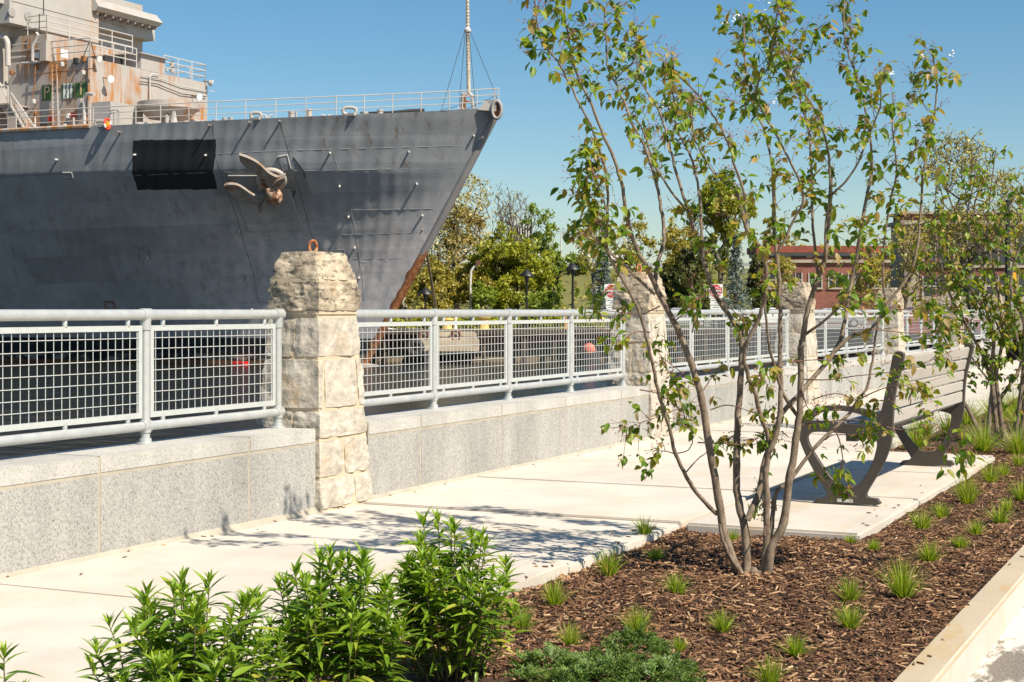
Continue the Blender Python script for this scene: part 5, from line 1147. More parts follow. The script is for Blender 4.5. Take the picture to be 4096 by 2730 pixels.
# ------------------------------------------------------------------ bench (faces the water)
BX0, BX1 = 8.58, 10.95
bench = empty('park_bench', (9.77, 2.0, 0), 'slatted bench with dark curved metal end frames, back turned to the road', 'bench')
def K6(cx, cy): px, py = 3000 + .5741 * cx, 1300 + .5741 * cy; p = onX(px, py, BX0); return Vector((p.y, max(p.z, -.003), 0))
def smooth_loop(pts, n=4): P = [K6(*p) for p in pts]; return [(q.x, q.y) for q in crom(P + [P[0]], n)[:-1]]
outer = [(1000, 225), (1018, 200), (1040, 194), (1062, 200), (1074, 222), (1050, 330), (1020, 440), (1003, 560), (995, 680), (990, 770), (972, 860), (930, 970), (862, 1090), (818, 1165), (815, 1198), (838, 1214), (885, 1218), (893, 1228), (893, 1254), (680, 1249), (468, 1244), (468, 1222), (480, 1214), (528, 1207), (546, 1190), (540, 1165), (470, 1050), (400, 920), (352, 800), (345, 735), (370, 672), (430, 612), (510, 577), (600, 571), (700, 577), (800, 596), (905, 622), (925, 590), (945, 500), (965, 410), (985, 310)]
hole1 = [(418, 676), (450, 641), (510, 608), (600, 599), (700, 606), (800, 633), (870, 660), (908, 692), (898, 716), (800, 706), (600, 692), (470, 688)]
hole2 = [(400, 790), (418, 757), (470, 745), (600, 752), (750, 770), (860, 795), (892, 822), (886, 880), (858, 970), (800, 1075), (750, 1128), (690, 1140), (640, 1130), (580, 1085), (520, 1010), (460, 920), (412, 835)]
loops = [smooth_loop(outer, 3), smooth_loop(hole1, 3), smooth_loop(hole2, 3)]
fm_ = extrude2d(loops, .014, .004)
for X in (BX0, BX1):
    place('end_frame', fm_, bench, 'bench_frame_metal', frame(Vector((X, 0, .004)), Vector((0, 1, 0)), Vector((0, 0, 1)), Vector((1, 0, 0))))
def slat(y0, z0, y1, z1, th, name):
    a = Vector((0, y0, z0)); b = Vector((0, y1, z1)); t = (b - a).normalized(); n_ = Vector((0, -t.z, t.y)); q = [a - n_ * th / 2, b - n_ * th / 2, b + n_ * th / 2, a + n_ * th / 2]
    MB().hexa([Vector((BX0 + .02, p.y, p.z)) for p in q] + [Vector((BX1 - .02, p.y, p.z)) for p in q]).build(name, 'bench_slat', bench, bevel=.006)
# back slats follow the rear edge of the upright
edge = [K6(1058, 215), K6(1034, 320), K6(1012, 420), K6(1000, 510), K6(994, 600), K6(990, 705)]
for a, b in zip(edge[:-1], edge[1:]):
    g = .05; a2 = a.lerp(b, g); b2 = a.lerp(b, 1 - g); slat(a2.x + .018, a2.y, b2.x + .018, b2.y, .024, 'back_slat')
sa, sb = K6(930, 735), K6(400, 705)
for q in range(4):
    a = sa.lerp(sb, (q + .03) / 4); b = sa.lerp(sb, (q + .94) / 4); slat(a.x, a.y + .018, b.x, b.y + .018, .026, 'seat_slat')
MB().box((BX0 + .02, K6(700, 720).x - .03, K6(700, 720).y - .075), (BX1 - .02, K6(700, 720).x + .03, K6(700, 720).y - .03)).build('seat_beam', 'bench_frame_metal', bench)
pa_, pb_ = K6(613, 1248), K6(723, 1231); MB().box((BX0 - .0215, min(pa_.x, pb_.x), .012), (BX0 - .019, max(pa_.x, pb_.x), .030)).build('name_plate', 'name_plate_metal', bench)
for X in (BX0, BX1):
    for cx in (490, 868): c = K6(cx, 1222); MB().lathe((X, c.x, .0), [(.012, 0), (.012, c.y + .012), (.007, c.y + .016)], 8).build('anchor_bolt', 'post_steel', bench)

# ------------------------------------------------------------------ leaves
def leaf_tpl(wid, bend, fold, rows=((0, .0), (.12, .55), (.35, 1.), (.6, .92), (.82, .5), (1., .0)), petiole=.0):
    V, Fc = [], []; idx = []
    for t, w in rows:
        z = -bend * t * t; hw = wid * w / 2
        if w == 0: V.append((t, 0, z)); idx.append((len(V) - 1,) * 3)
        else: V += [(t, -hw, z + fold * hw), (t, 0, z), (t, hw, z + fold * hw)]; idx.append((len(V) - 3, len(V) - 2, len(V) - 1))
    for a, b in zip(idx[:-1], idx[1:]):
        for k_ in (0, 1):
            f_ = [a[k_], b[k_], b[k_ + 1], a[k_ + 1]]; u = []
            for i in f_:
                if i not in u: u.append(i)
            if len(u) == 4: Fc += [(u[0], u[1], u[2]), (u[0], u[2], u[3])]
            elif len(u) == 3: Fc.append(tuple(u))
    return np.array(V, float), np.array(Fc)
def tpl_mesh(T, name, mat):
    me = bpy.data.meshes.new(name); me.from_pydata([tuple(v) for v in T[0]], [], [tuple(int(i) for i in f) for f in T[1]]); me.materials.append(M(mat)); me.polygons.foreach_set('use_smooth', [True] * len(me.polygons)); me.update(); return me
def leaf_mtx(p, d, L, roll, rng):
    d = Vector(d).normalized(); s_ = d.cross(Vector((0, 0, 1))); s_ = s_.normalized() if s_.length > 1e-3 else Vector((1, 0, 0)); n_ = s_.cross(d)
    q = Matrix.Rotation(roll, 3, d); s2 = q @ s_; n2 = q @ n_
    m = Matrix((d * L, s2 * L, n2 * L)).transposed().to_4x4(); m.translation = p; return m
def set_leaves(leaves, tpls, root, mat, nsingle, name='leaf', mass='foliage'):
    """leaves: list of (matrix, template id). The largest nsingle become parts, the rest one mass."""
    def app(m): P = m.translation - EYE; return m.col[0].length / max(.1, P.dot(FW))
    leaves = sorted(leaves, key=lambda l: -app(l[0])); O = org(root)
    ms = [tpl_mesh(t, name, mat) for t in tpls]
    for m, t in leaves[:nsingle]:
        o = bpy.data.objects.new(name, ms[t]); COL.objects.link(o); o.parent = root; o.matrix_local = Matrix.Translation(-O) @ m
    V, Fc = [], []; b = 0
    for m, t in leaves[nsingle:]:
        a = np.array(m); v = tpls[t][0] @ a[:3, :3].T + a[:3, 3]; V.append(v); Fc.append(tpls[t][1] + b); b += len(v)
    if V: fast(mass, np.concatenate(V), np.concatenate(Fc), mat, root, 'stuff')
OV = [leaf_tpl(.50, .25, .35), leaf_tpl(.56, .10, .5), leaf_tpl(.46, .4, .25), leaf_tpl(.60, .2, .3)]

# ------------------------------------------------------------------ the multi-stemmed tree in front
TB = 6.56
tree = empty('serviceberry_tree', tuple(onZ(3010, 2300, -.03)), 'multi stemmed young tree with sparse spring leaves in the mulch, left of the bench', 'tree')
rt = random.Random(21)
ST = {}      # name -> list of (Vector, r)
def stem(name, pts, d0, d1, r0, r1, leafy=(), mat='serviceberry_bark', part='stem'):
    n = len(pts); P = []
    for i, (x, y) in enumerate(pts): t = i / (n - 1); P.append(W(x, y, d0 + (d1 - d0) * t))
    Q = crom(P, 4); m = len(Q)
    for i in range(1, m - 1): Q[i] = Q[i] + Vector((rt.gauss(0, .0015), rt.gauss(0, .0015), 0))
    rad = [.84 * (r0 + (r1 - r0) * (i / (m - 1)) ** .85) for i in range(m)]
    rad = [r_ * (1 + .10 * (i % 5 == 2)) for i, r_ in enumerate(rad)]
    MB().tube(Q, rad, 10 if r0 > .008 else 6).build(part, mat, tree, smooth=True)
    ST[name] = (Q, rad, leafy)
S = stem
S('s1', [(2975, 2318), (2950, 2280), (2899, 2146), (2874, 2000), (2842, 1808), (2816, 1655), (2791, 1540), (2752, 1420), (2705, 1310), (2663, 1225), (2621, 1140)], TB, TB - .10, .0235, .014)
S('A', [(2621, 1140), (2583, 1065), (2540, 980), (2510, 880), (2494, 781), (2468, 668), (2417, 551), (2366, 423), (2325, 337), (2290, 245), (2269, 117), (2254, 31), (2250, -40)], TB - .10, TB - .45, .012, .003, [(0, .25, .5), (.62, 1, 1.5)])
S('A2', [(2621, 1140), (2628, 1065), (2655, 960), (2650, 860), (2632, 765), (2601, 648), (2565, 561), (2524, 485), (2494, 403), (2458, 327), (2430, 260), (2425, 138), (2422, 51), (2440, 5)], TB - .10, TB + .15, .011, .003, [(.3, .55, .4), (.6, 1, 1.2)])
S('A3', [(2458, 327), (2490, 290), (2530, 250), (2545, 200), (2545, 130)], TB + .1, TB + .05, .004, .0025, [(.35, 1, 1.8)])
S('s6', [(2868, 2057), (2800, 1990), (2746, 1910), (2702, 1814), (2676, 1706), (2638, 1591), (2612, 1464), (2590, 1370), (2563, 1275), (2544, 1218), (2498, 1134), (2449, 1053), (2426, 988)], TB - .02, TB - .45, .011, .006, [(.72, 1, .3)])
S('B', [(2426, 988), (2430, 850), (2427, 714), (2402, 612), (2361, 500), (2315, 413), (2269, 316), (2229, 245), (2172, 173), (2150, 102), (2142, 0), (2140, -60)], TB - .45, TB - .75, .007, .003, [(0, .3, 1.0), (.6, 1, 1.7)])
S('B2', [(2430, 850), (2400, 760), (2370, 690), (2345, 640), (2330, 600)], TB - .5, TB - .6, .004, .002, [(.2, 1, 2.2)])
S('B3', [(2621, 1180), (2498, 1065), (2430, 1000), (2380, 955), (2340, 930), (2310, 945)], TB - .1, TB - .2, .008, .003, [(.35, 1, 1.3)])
S('B4', [(2449, 1053), (2400, 900), (2370, 830), (2340, 780), (2320, 770)], TB - .4, TB - .5, .004, .002, [(.2, 1, 1.8)])
S('s2', [(2985, 2318), (2989, 2280), (2979, 2120), (2957, 2025), (2944, 1897), (2950, 1757), (2954, 1623), (2963, 1496), (2968, 1397), (2965, 1338), (2928, 1280), (2855, 1170), (2811, 1030), (2752, 847)], TB, TB + .25, .0235, .010, [(.75, 1, .6)])
S('D', [(2752, 847), (2734, 791), (2698, 663), (2672, 561), (2647, 474), (2606, 393), (2560, 316), (2547, 245), (2543, 190)], TB + .25, TB + .3, .009, .003, [(.35, 1, 1.1)])
S('E', [(2811, 1030), (2806, 900), (2800, 796), (2774, 663), (2744, 587), (2708, 520), (2698, 444), (2693, 388), (2667, 286), (2655, 250)], TB + .2, TB + .45, .008, .003, [(.4, 1, 1.4)])
S('D2', [(2752, 847), (2703, 791), (2637, 694), (2601, 612), (2570, 520), (2540, 470)], TB + .25, TB + .1, .007, .003, [(.3, 1, 1.0)])
S('s7', [(3075, 1814), (3072, 1744), (3040, 1655), (3014, 1559), (2989, 1496), (2979, 1400), (3040, 1260), (3062, 1180), (3064, 1111), (3053, 1008), (2987, 920), (2950, 773)], TB, TB - .35, .012, .008, [(.5, 1, .7)])
S('G', [(2987, 920), (2979, 791), (2943, 673), (2912, 571), (2871, 490), (2831, 434), (2780, 367), (2720, 310), (2693, 275)], TB - .3, TB - .55, .007, .003, [(.1, 1, 1.4)])
S('Fb', [(2950, 773), (2907, 740), (2846, 679), (2805, 607), (2780, 551), (2769, 459), (2759, 400)], TB - .35, TB - .2, .006, .003, [(.2, 1, 1.2)])
S('s2b', [(2989, 2082), (3033, 1974), (3059, 1846), (3078, 1783), (3103, 1719), (3129, 1655), (3218, 1553), (3333, 1413), (3368, 1338), (3390, 1213), (3420, 1067), (3456, 847), (3486, 700)], TB, TB + .35, .017, .008, [(.62, 1, .8)])
S('M', [(3486, 700), (3482, 561), (3461, 434), (3441, 347), (3415, 275), (3390, 204), (3374, 102), (3380, 0), (3385, -30)], TB + .35, TB + .4, .007, .003, [(.35, 1, 1.7)])
S('s9', [(3333, 1413), (3400, 1350), (3486, 1316), (3544, 1228), (3647, 1074), (3676, 920), (3691, 700)], TB + .2, TB + .2, .011, .006, [(.45, 1, .6)])
S('P', [(3691, 700), (3696, 673), (3716, 551), (3737, 459), (3747, 357), (3747, 306), (3737, 255), (3730, 215)], TB + .2, TB + .1, .006, .0028, [(.2, .5, .5), (.7, 1, 1.8)])
S('P2', [(3737, 459), (3700, 430), (3680, 380), (3665, 330)], TB + .15, TB + .1, .003, .002, [(.3, 1, 1.6)])
S('O', [(3544, 1228), (3530, 1050), (3563, 791), (3584, 714), (3581, 612), (3568, 510), (3573, 430)], TB + .15, TB - .15, .006, .003, [(.2, .45, .8), (.5, 1, 1.0)])
S('O2', [(3584, 714), (3640, 648), (3665, 587), (3710, 556)], TB - .05, TB - .1, .004, .002, [(.4, 1, 1.6)])
S('s3', [(3045, 2318), (3055, 2280), (3065, 2146), (3068, 2006), (3062, 1897), (3075, 1814), (3103, 1744), (3123, 1610), (3119, 1464), (3123, 1360), (3119, 1213), (3115, 1096), (3097, 920), (3093, 700)], TB, TB - .1, .020, .008, [(.68, 1, .7)])
S('H', [(3097, 920), (3099, 796), (3094, 699), (3073, 587), (3048, 500), (3012, 429), (2992, 332), (2979, 245), (2977, 153), (2975, 80)], TB - .1, TB + .1, .007, .003, [(.5, 1, 1.8)])
S('J', [(3119, 1000), (3175, 880), (3216, 791), (3175, 679), (3130, 587), (3089, 515), (3043, 434), (3025, 350), (3079, 255), (3089, 184), (3104, 102), (3109, 10)], TB - .1, TB - .4, .007, .003, [(.15, .5, 1.0), (.55, 1, 2.0)])
S('s4', [(3060, 2325), (3068, 2295), (3084, 2191), (3135, 2089), (3154, 1942), (3174, 1821), (3193, 1687), (3202, 1547), (3203, 1397), (3214, 1345), (3229, 1250), (3273, 1111), (3302, 1030), (3317, 847), (3324, 700)], TB - .02, TB - .05, .0245, .009, [(.7, 1, .7)])
S('L', [(3317, 847), (3323, 765), (3308, 587), (3278, 485), (3247, 418), (3211, 367), (3175, 306), (3150, 240)], TB - .05, TB - .2, .007, .003, [(.25, 1, 1.1)])
S('K', [(3273, 1111), (3255, 950), (3247, 791), (3242, 587), (3227, 485), (3206, 418), (3165, 306), (3145, 245), (3099, 168), (3053, 102)], TB - .03, TB + .3, .008, .003, [(.15, .5, .9), (.5, 1, 1.8)])
S('K2', [(3165, 306), (3200, 260), (3240, 200), (3262, 120)], TB + .2, TB + .2, .003, .002, [(.3, 1, 1.6)])
S('N', [(3302, 1030), (3310, 850), (3334, 775), (3390, 719), (3441, 633), (3471, 551), (3502, 485), (3522, 408), (3522, 306)], TB - .05, TB - .3, .007, .003, [(.5, 1, 1.4)])
S('s8', [(3193, 1668), (3135, 1579), (3097, 1464), (3075, 1380), (3060, 1214)], TB, TB - .2, .010, .006, [])
S('Q', [(3214, 1345), (3300, 1280), (3368, 1213), (3400, 1120), (3430, 1000), (3450, 900)], TB, TB - .3, .008, .003, [(.2, 1, 1.0)])
S('s5', [(3081, 2180), (3085, 2108), (3103, 1974), (3154, 1929), (3256, 1795), (3346, 1706), (3397, 1655), (3430, 1600), (3471, 1541), (3494, 1415), (3505, 1334), (3530, 1240)], TB, TB + .1, .013, .005, [(.8, 1, .8)])
S('s0', [(2975, 2305), (2920, 2230), (2890, 2160), (2880, 2100)], TB - .03, TB - .05, .012, .007, [])
TW = [[(2742, 1640), (2724, 1632), (2640, 1665), (2570, 1690), (2500, 1712)], [(2705, 1818), (2665, 1806), (2632, 1804)], [(2700, 1815), (2755, 1800), (2770, 1740), (2740, 1700)], [(2842, 1640), (2900, 1622), (2945, 1628), (3030, 1655), (3085, 1640)], [(2742, 1892), (2800, 1830), (2870, 1780), (2935, 1740)], [(2790, 1771), (2900, 1775), (3000, 1780), (3060, 1765)],
      [(3216, 1518), (3310, 1520), (3420, 1505), (3560, 1490), (3640, 1470), (3760, 1430)], [(3205, 1700), (3280, 1690), (3430, 1680), (3560, 1712), (3640, 1720), (3720, 1700), (3800, 1740), (3872, 1802)], [(3250, 1600), (3340, 1575), (3420, 1600), (3480, 1640)], [(3300, 1760), (3340, 1740), (3440, 1745), (3480, 1760)], [(3340, 1715), (3370, 1810), (3365, 1880), (3350, 1950)], [(3204, 1560), (3235, 1640), (3280, 1690)],
      [(2560, 1560), (2640, 1580), (2720, 1640)], [(2791, 1540), (2740, 1500), (2660, 1440), (2610, 1380)], [(2816, 1560), (2840, 1520), (2860, 1500)], [(2640, 1225), (2560, 1260), (2480, 1250), (2380, 1240)], [(2600, 1330), (2540, 1330), (2480, 1370)], [(2690, 1290), (2740, 1250), (2770, 1200)], [(2770, 1330), (2775, 1260), (2760, 1230)], [(2860, 1180), (2940, 1250), (2990, 1290)], [(3120, 1500), (3080, 1480), (3040, 1500)],
      [(3486, 1316), (3600, 1330), (3700, 1335), (3780, 1330)], [(3430, 1600), (3520, 1560), (3600, 1540), (3680, 1570)], [(3060, 2146), (3062, 2040), (3040, 1990)], [(2745, 1700), (2720, 1600), (2700, 1530)], [(3160, 1450), (3260, 1440), (3350, 1445)], [(3560, 1230), (3650, 1240), (3720, 1200)], [(3680, 900), (3730, 880), (3760, 850)]]
for i, pts in enumerate(TW): S('t%d' % i, pts, TB + rt.uniform(-.15, .15), TB + rt.uniform(-.35, .3), .0038, .0014, [(.55 if len(pts) > 4 else .45, 1, 1.0)], 'twig_bark', 'twig')
leaves = []; twigV = MB(); berryV = MB(); petV = MB()
def droop(p, base, rng): return Vector((rng.gauss(0, .55), rng.gauss(0, .55), rng.uniform(-1.15, .15))) + base * .3
def cluster(p, d, n, rng, sc=1.0):
    for _ in range(n):
        L = rng.uniform(.028, .054) * sc; q = p + Vector((rng.gauss(0, .010), rng.gauss(0, .010), rng.gauss(0, .012)))
        leaves.append((leaf_mtx(q, droop(q, d, rng), L, rng.uniform(-.9, .9), rng), rng.randrange(4)))
def berries(p, d, rng):
    n = rng.randint(5, 9)
    for _ in range(n):
        e = p + (d * rng.uniform(.3, 1) + Vector((rng.gauss(0, .5), rng.gauss(0, .5), rng.gauss(.15, .4)))) * .042
        twigV.tube([p, p.lerp(e, .6) + Vector((0, 0, .003)), e], [.0006, .0006, .0006], 3, cap=False); berryV.lathe(tuple(e), [(.0005, -.0028), (.0026, -.001), (.0026, .0012), (.0008, .003)], 5)
for nm, (Q, rad, leafy) in ST.items():
    L = [0.]; 
    for a, b in zip(Q[:-1], Q[1:]): L.append(L[-1] + (b - a).length)
    tot = L[-1]
    for f0, f1, dens in leafy:
        s_ = f0 * tot
        while s_ < f1 * tot:
            s_ += rt.uniform(.5, 1.5) * .025 / dens
            j = min(len(Q) - 2, next((i for i in range(len(L) - 1) if L[i + 1] >= s_), len(Q) - 2)); p = Q[j].lerp(Q[j + 1], rt.random()); ax = (Q[j + 1] - Q[j]).normalized()
            an = rt.uniform(0, 6.28); o_ = ax.orthogonal().normalized(); o_ = Matrix.Rotation(an, 3, ax) @ o_; d = (ax * rt.uniform(.4, 1.1) + o_).normalized(); tl = rt.uniform(.02, .085) if rt.random() < .75 else rt.uniform(.08, .15)
            e = p + d * tl; twigV.tube([p, p.lerp(e, .5) + Vector((0, 0, .006)), e], [.0016, .0013, .0009], 4, cap=False)
            cluster(e, d, rt.randint(2, 5), rt); 
            if tl > .05: cluster(p.lerp(e, .55), d, rt.randint(1, 2), rt, .9)
            if rt.random() < .30: berries(e, d, rt)
    if leafy and leafy[-1][1] == 1: cluster(Q[-1], (Q[-1] - Q[-2]).normalized(), 5, rt); berries(Q[-1], (Q[-1] - Q[-2]).normalized(), rt)
for px, py, n in ((2534, 1705, 4), (2600, 1692, 4), (2628, 1680, 3), (2632, 1808, 6), (2760, 1620, 6), (2790, 1660, 5), (2860, 1595, 5), (2700, 1540, 7), (2690, 1500, 4), (3260, 1640, 5), (3300, 1628, 3), (3345, 1660, 6), (3290, 1812, 4), (3365, 1785, 5), (3450, 1805, 5), (3320, 1880, 4), (3350, 1955, 5), (3560, 1745, 4), (3690, 1690, 5), (3878, 1820, 5), (3550, 1530, 6), (3530, 1475, 5), (3640, 1565, 5), (3700, 1620, 5), (3580, 1630, 6), (3190, 1430, 5), (3195, 1500, 4), (2590, 1390, 4), (2500, 1350, 5), (2440, 1345, 4), (2400, 1250, 4), (2480, 1275, 6), (2310, 1150, 6), (2360, 1170, 4), (2640, 1440, 5), (3130, 1770, 5), (3060, 1770, 4), (3110, 1690, 4), (3020, 1665, 5)):
    p = W(px, py, TB + rt.uniform(-.25, .2)); cluster(p, Vector((0, 0, 0)), n - 1, rt, .88)
    if rt.random() < .5: berries(p + Vector((0, 0, .01)), Vector((0, 0, .6)), rt)
for px, py in ((2920, 100), (2935, 65), (3060, 5), (3095, 405), (3325, 590), (3690, 225), (3795, 215), (3570, 300), (2670, 420), (3050, 45)):
    c = W(px, py, TB - .2)
    for _ in range(9): a = Vector((rt.gauss(0, 1), rt.gauss(0, 1), rt.gauss(0, 1))).normalized(); b = a.orthogonal().normalized(); g = a.cross(b); c2 = c + Vector((rt.gauss(0, .010), rt.gauss(0, .010), rt.gauss(0, .008))); petV.add([c2, c2 + a * .009 + b * .003, c2 + a * .014, c2 + a * .009 - b * .003], [(0, 1, 2, 3)])
twigV.build('fine_twigs', 'twig_bark', tree, 'stuff'); berryV.build('fruit_clusters', 'berry', tree, 'stuff'); petV.build('blossom', 'petal', tree, 'stuff')
set_leaves(leaves, OV, tree, 'serviceberry_leaf', 300)
# root crown where the stems meet the soil
v0, f0 = cube_grid(6); cr = onZ(3030, 2300, -.045); cvs = []
for p in v0:
    p = Vector(p).normalized(); q = RT * (p.x * .066) + FW * (p.y * .05) + Vector((0, 0, p.z * .035)); q *= 1 + .35 * mnoise.noise(p * 2.5 + Vector((3, 1, 4))); cvs.append(cr + q)
MB().add(cvs, f0).build('root_crown', 'serviceberry_bark', tree, smooth=True)
# clay ring at the foot
vs_, fs_ = [], []; cz = onZ(3010, 2300, -.03)
for q in range(40):
    an = rt.uniform(0, 6.28); r_ = abs(rt.gauss(0, .075)) + .02; c = Vector((cz.x + r_ * math.cos(an), cz.y + r_ * math.sin(an) * 1.0, 0)); c.z = mulch_z(c.x, c.y) + .002; w_ = rt.uniform(.008, .022)
    v0, f0 = cube_grid(1); b = len(vs_); vs_ += [c + Vector(p).normalized() * w_ * rt.uniform(.7, 1.1) * (1 if p[2] > 0 else .5) for p in v0]; fs_ += [tuple(i + b for i in f) for f in f0]
for q in range(70):
    x = rt.uniform(5.0, 7.3); c = Vector((x, SWE - .012 - abs(rt.gauss(0, .03)), 0)); c.z = mulch_z(c.x, c.y) + .006; w_ = rt.uniform(.006, .016); v0, f0 = cube_grid(1); b = len(vs_); vs_ += [c + Vector(p).normalized() * w_ * rt.uniform(.6, 1.1) for p in v0]; fs_ += [tuple(i + b for i in f) for f in f0]
o = MB().add(vs_, fs_).build('clay_crumbs', 'clay_soil', None, 'stuff'); tag(o, 'orange clay crumbs at the tree foot and sidewalk edge', 'soil')

# ------------------------------------------------------------------ second multi-stemmed tree, right of the bench
d2 = 13.2; t2 = empty('serviceberry_tree', tuple(onZ(4010, 1765, -.04)), 'leafy multi stemmed tree at the right edge, beyond the bench', 'tree'); lv2 = []; tv2 = MB(); bv2 = MB(); r2 = random.Random(33)
st2 = [[(3924, 1745), (3870, 1633), (3832, 1580), (3840, 1500), (3790, 1380), (3740, 1290), (3700, 1200)], [(3951, 1745), (3964, 1602), (3966, 1535), (3930, 1420), (3880, 1330), (3800, 1180), (3760, 1050), (3740, 900), (3745, 740)], [(3990, 1755), (3975, 1600), (3965, 1470), (3975, 1350), (3935, 1200), (3925, 1050), (3870, 880), (3890, 760), (3900, 700)], [(4015, 1765), (4000, 1640), (3985, 1500), (4010, 1350), (3990, 1150), (3950, 950), (3965, 750), (3985, 590)], [(4030, 1770), (3995, 1620), (4040, 1540), (4085, 1450), (4060, 1300), (4070, 1100), (4010, 950), (4070, 760)],
       [(4060, 1755), (4095, 1470), (4096, 1290), (4040, 1150), (4100, 900), (4130, 700)], [(4040, 1760), (4100, 1600), (4180, 1400), (4160, 1150), (4200, 850)], [(4075, 1765), (4110, 1580), (4130, 1380), (4110, 1200)], [(3966, 1535), (3900, 1450), (3830, 1330), (3780, 1260), (3690, 1240)], [(4010, 1350), (3960, 1250), (3850, 1120), (3800, 1000)], [(3925, 1050), (4000, 900), (4040, 820)], [(4085, 1450), (4020, 1380), (3960, 1300), (3900, 1180), (3850, 1100)]]
for i, pts in enumerate(st2):
    da_ = r2.uniform(-.15, .15); Q = crom([W(x, y, d2 + (da_ * 3 * j / len(pts))) for j, (x, y) in enumerate(pts)], 4); r0 = .021 if i < 8 else .009; n = len(Q); MB().tube(Q, [r0 + (.004 - r0) * j / (n - 1) for j in range(n)], 8).build('stem', 'serviceberry_bark', t2, smooth=True)
    for j in range(int(n * (.28 if i < 8 else .2)), n):
        for _ in range(2 if r2.random() < .75 else 1):
            p = Q[j] + Vector((r2.gauss(0, .01), r2.gauss(0, .01), r2.gauss(0, .03))); d = Vector((r2.gauss(0, 1), r2.gauss(0, 1), r2.uniform(-.2, .9))).normalized(); e = p + d * r2.uniform(.04, .24); tv2.tube([p, e], [.002, .001], 4, cap=False)
            for _k in range(r2.randint(5, 9)):
                q = p.lerp(e, r2.uniform(.35, 1.05)) + Vector((r2.gauss(0, .018), r2.gauss(0, .018), r2.gauss(0, .018))); lv2.append((leaf_mtx(q, droop(q, d, r2), r2.uniform(.04, .072), r2.uniform(-1, 1), r2), r2.randrange(4)))
            if r2.random() < .3:
                for _k in range(5): q = e + Vector((r2.gauss(0, .022), r2.gauss(0, .022), r2.gauss(.01, .022))); bv2.lathe(tuple(q), [(.001, -.004), (.004, 0), (.001, .004)], 5)
tv2.build('fine_twigs', 'twig_bark', t2, 'stuff'); bv2.build('fruit_clusters', 'berry', t2, 'stuff'); set_leaves(lv2, OV, t2, 'serviceberry_leaf', 200)

# ------------------------------------------------------------------ leafy shrubs along the bottom edge
LN = [leaf_tpl(.21, .25, .45, ((0, .0), (.10, .5), (.3, 1.), (.55, .9), (.8, .5), (1., .0))), leaf_tpl(.19, .45, .4, ((0, .0), (.10, .5), (.3, 1.), (.55, .9), (.8, .5), (1., .0))), leaf_tpl(.23, .12, .5, ((0, .0), (.10, .5), (.3, 1.), (.55, .9), (.8, .5), (1., .0)))]
def shrub(c, rx, hmax, nst, seed, label, tops=()):
    r = random.Random(seed); c = Vector((c[0], c[1], mulch_z(c[0], c[1]) - .005)); root = empty('leafy_shrub', tuple(c), label, 'shrub', 'leafy shrubs at the sidewalk edge'); lv = []; tp = []
    for q in range(nst):
        an = r.uniform(0, 6.28); rr = rx * math.sqrt(r.random()); b = c + Vector((math.cos(an) * rr * .45, math.sin(an) * rr * .45, 0)); hh = hmax * (1 - .42 * (rr / rx) ** 2) * r.uniform(.68, 1.05); e = c + Vector((math.cos(an) * rr, math.sin(an) * rr, hh))
        Q = crom([b, b.lerp(e, .4) + Vector((math.cos(an), math.sin(an), 0)) * rr * .08, b.lerp(e, .75), e], 5); MB().tube(Q, [.0032 - .0018 * i / (len(Q) - 1) for i in range(len(Q))], 5).build('stem', 'shrub_stem', root)
        nl = int(hh / .0115); ph = r.uniform(0, 6.28)
        for i in range(nl):
            t = .12 + .88 * i / nl; 
            if t < .3 and r.random() < .5: continue
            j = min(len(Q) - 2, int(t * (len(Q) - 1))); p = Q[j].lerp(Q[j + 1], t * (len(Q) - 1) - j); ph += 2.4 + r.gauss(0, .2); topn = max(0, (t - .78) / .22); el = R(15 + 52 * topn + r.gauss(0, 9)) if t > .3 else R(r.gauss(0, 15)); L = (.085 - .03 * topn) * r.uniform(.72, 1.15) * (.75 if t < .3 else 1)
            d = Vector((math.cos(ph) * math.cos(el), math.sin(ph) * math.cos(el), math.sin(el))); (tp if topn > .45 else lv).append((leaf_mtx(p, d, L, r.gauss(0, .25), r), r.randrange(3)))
        for i in range(7): ph += 2.4; el = R(r.uniform(55, 85)); d = Vector((math.cos(ph) * math.cos(el), math.sin(ph) * math.cos(el), math.sin(el))); tp.append((leaf_mtx(e, d, r.uniform(.028, .05), 0, r), r.randrange(3)))
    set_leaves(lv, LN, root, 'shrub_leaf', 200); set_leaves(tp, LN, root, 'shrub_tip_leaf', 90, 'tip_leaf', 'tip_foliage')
def gp3(px, d): p = W(px, HY, d); return (p.x, p.y)
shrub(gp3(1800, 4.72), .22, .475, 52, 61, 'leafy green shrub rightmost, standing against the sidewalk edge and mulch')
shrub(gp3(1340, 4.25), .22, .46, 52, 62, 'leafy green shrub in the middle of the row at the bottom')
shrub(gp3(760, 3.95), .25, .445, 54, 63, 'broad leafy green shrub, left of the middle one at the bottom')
shrub(gp3(30, 3.62), .10, .36, 6, 64, 'single leafy stems cut off at the bottom left corner')

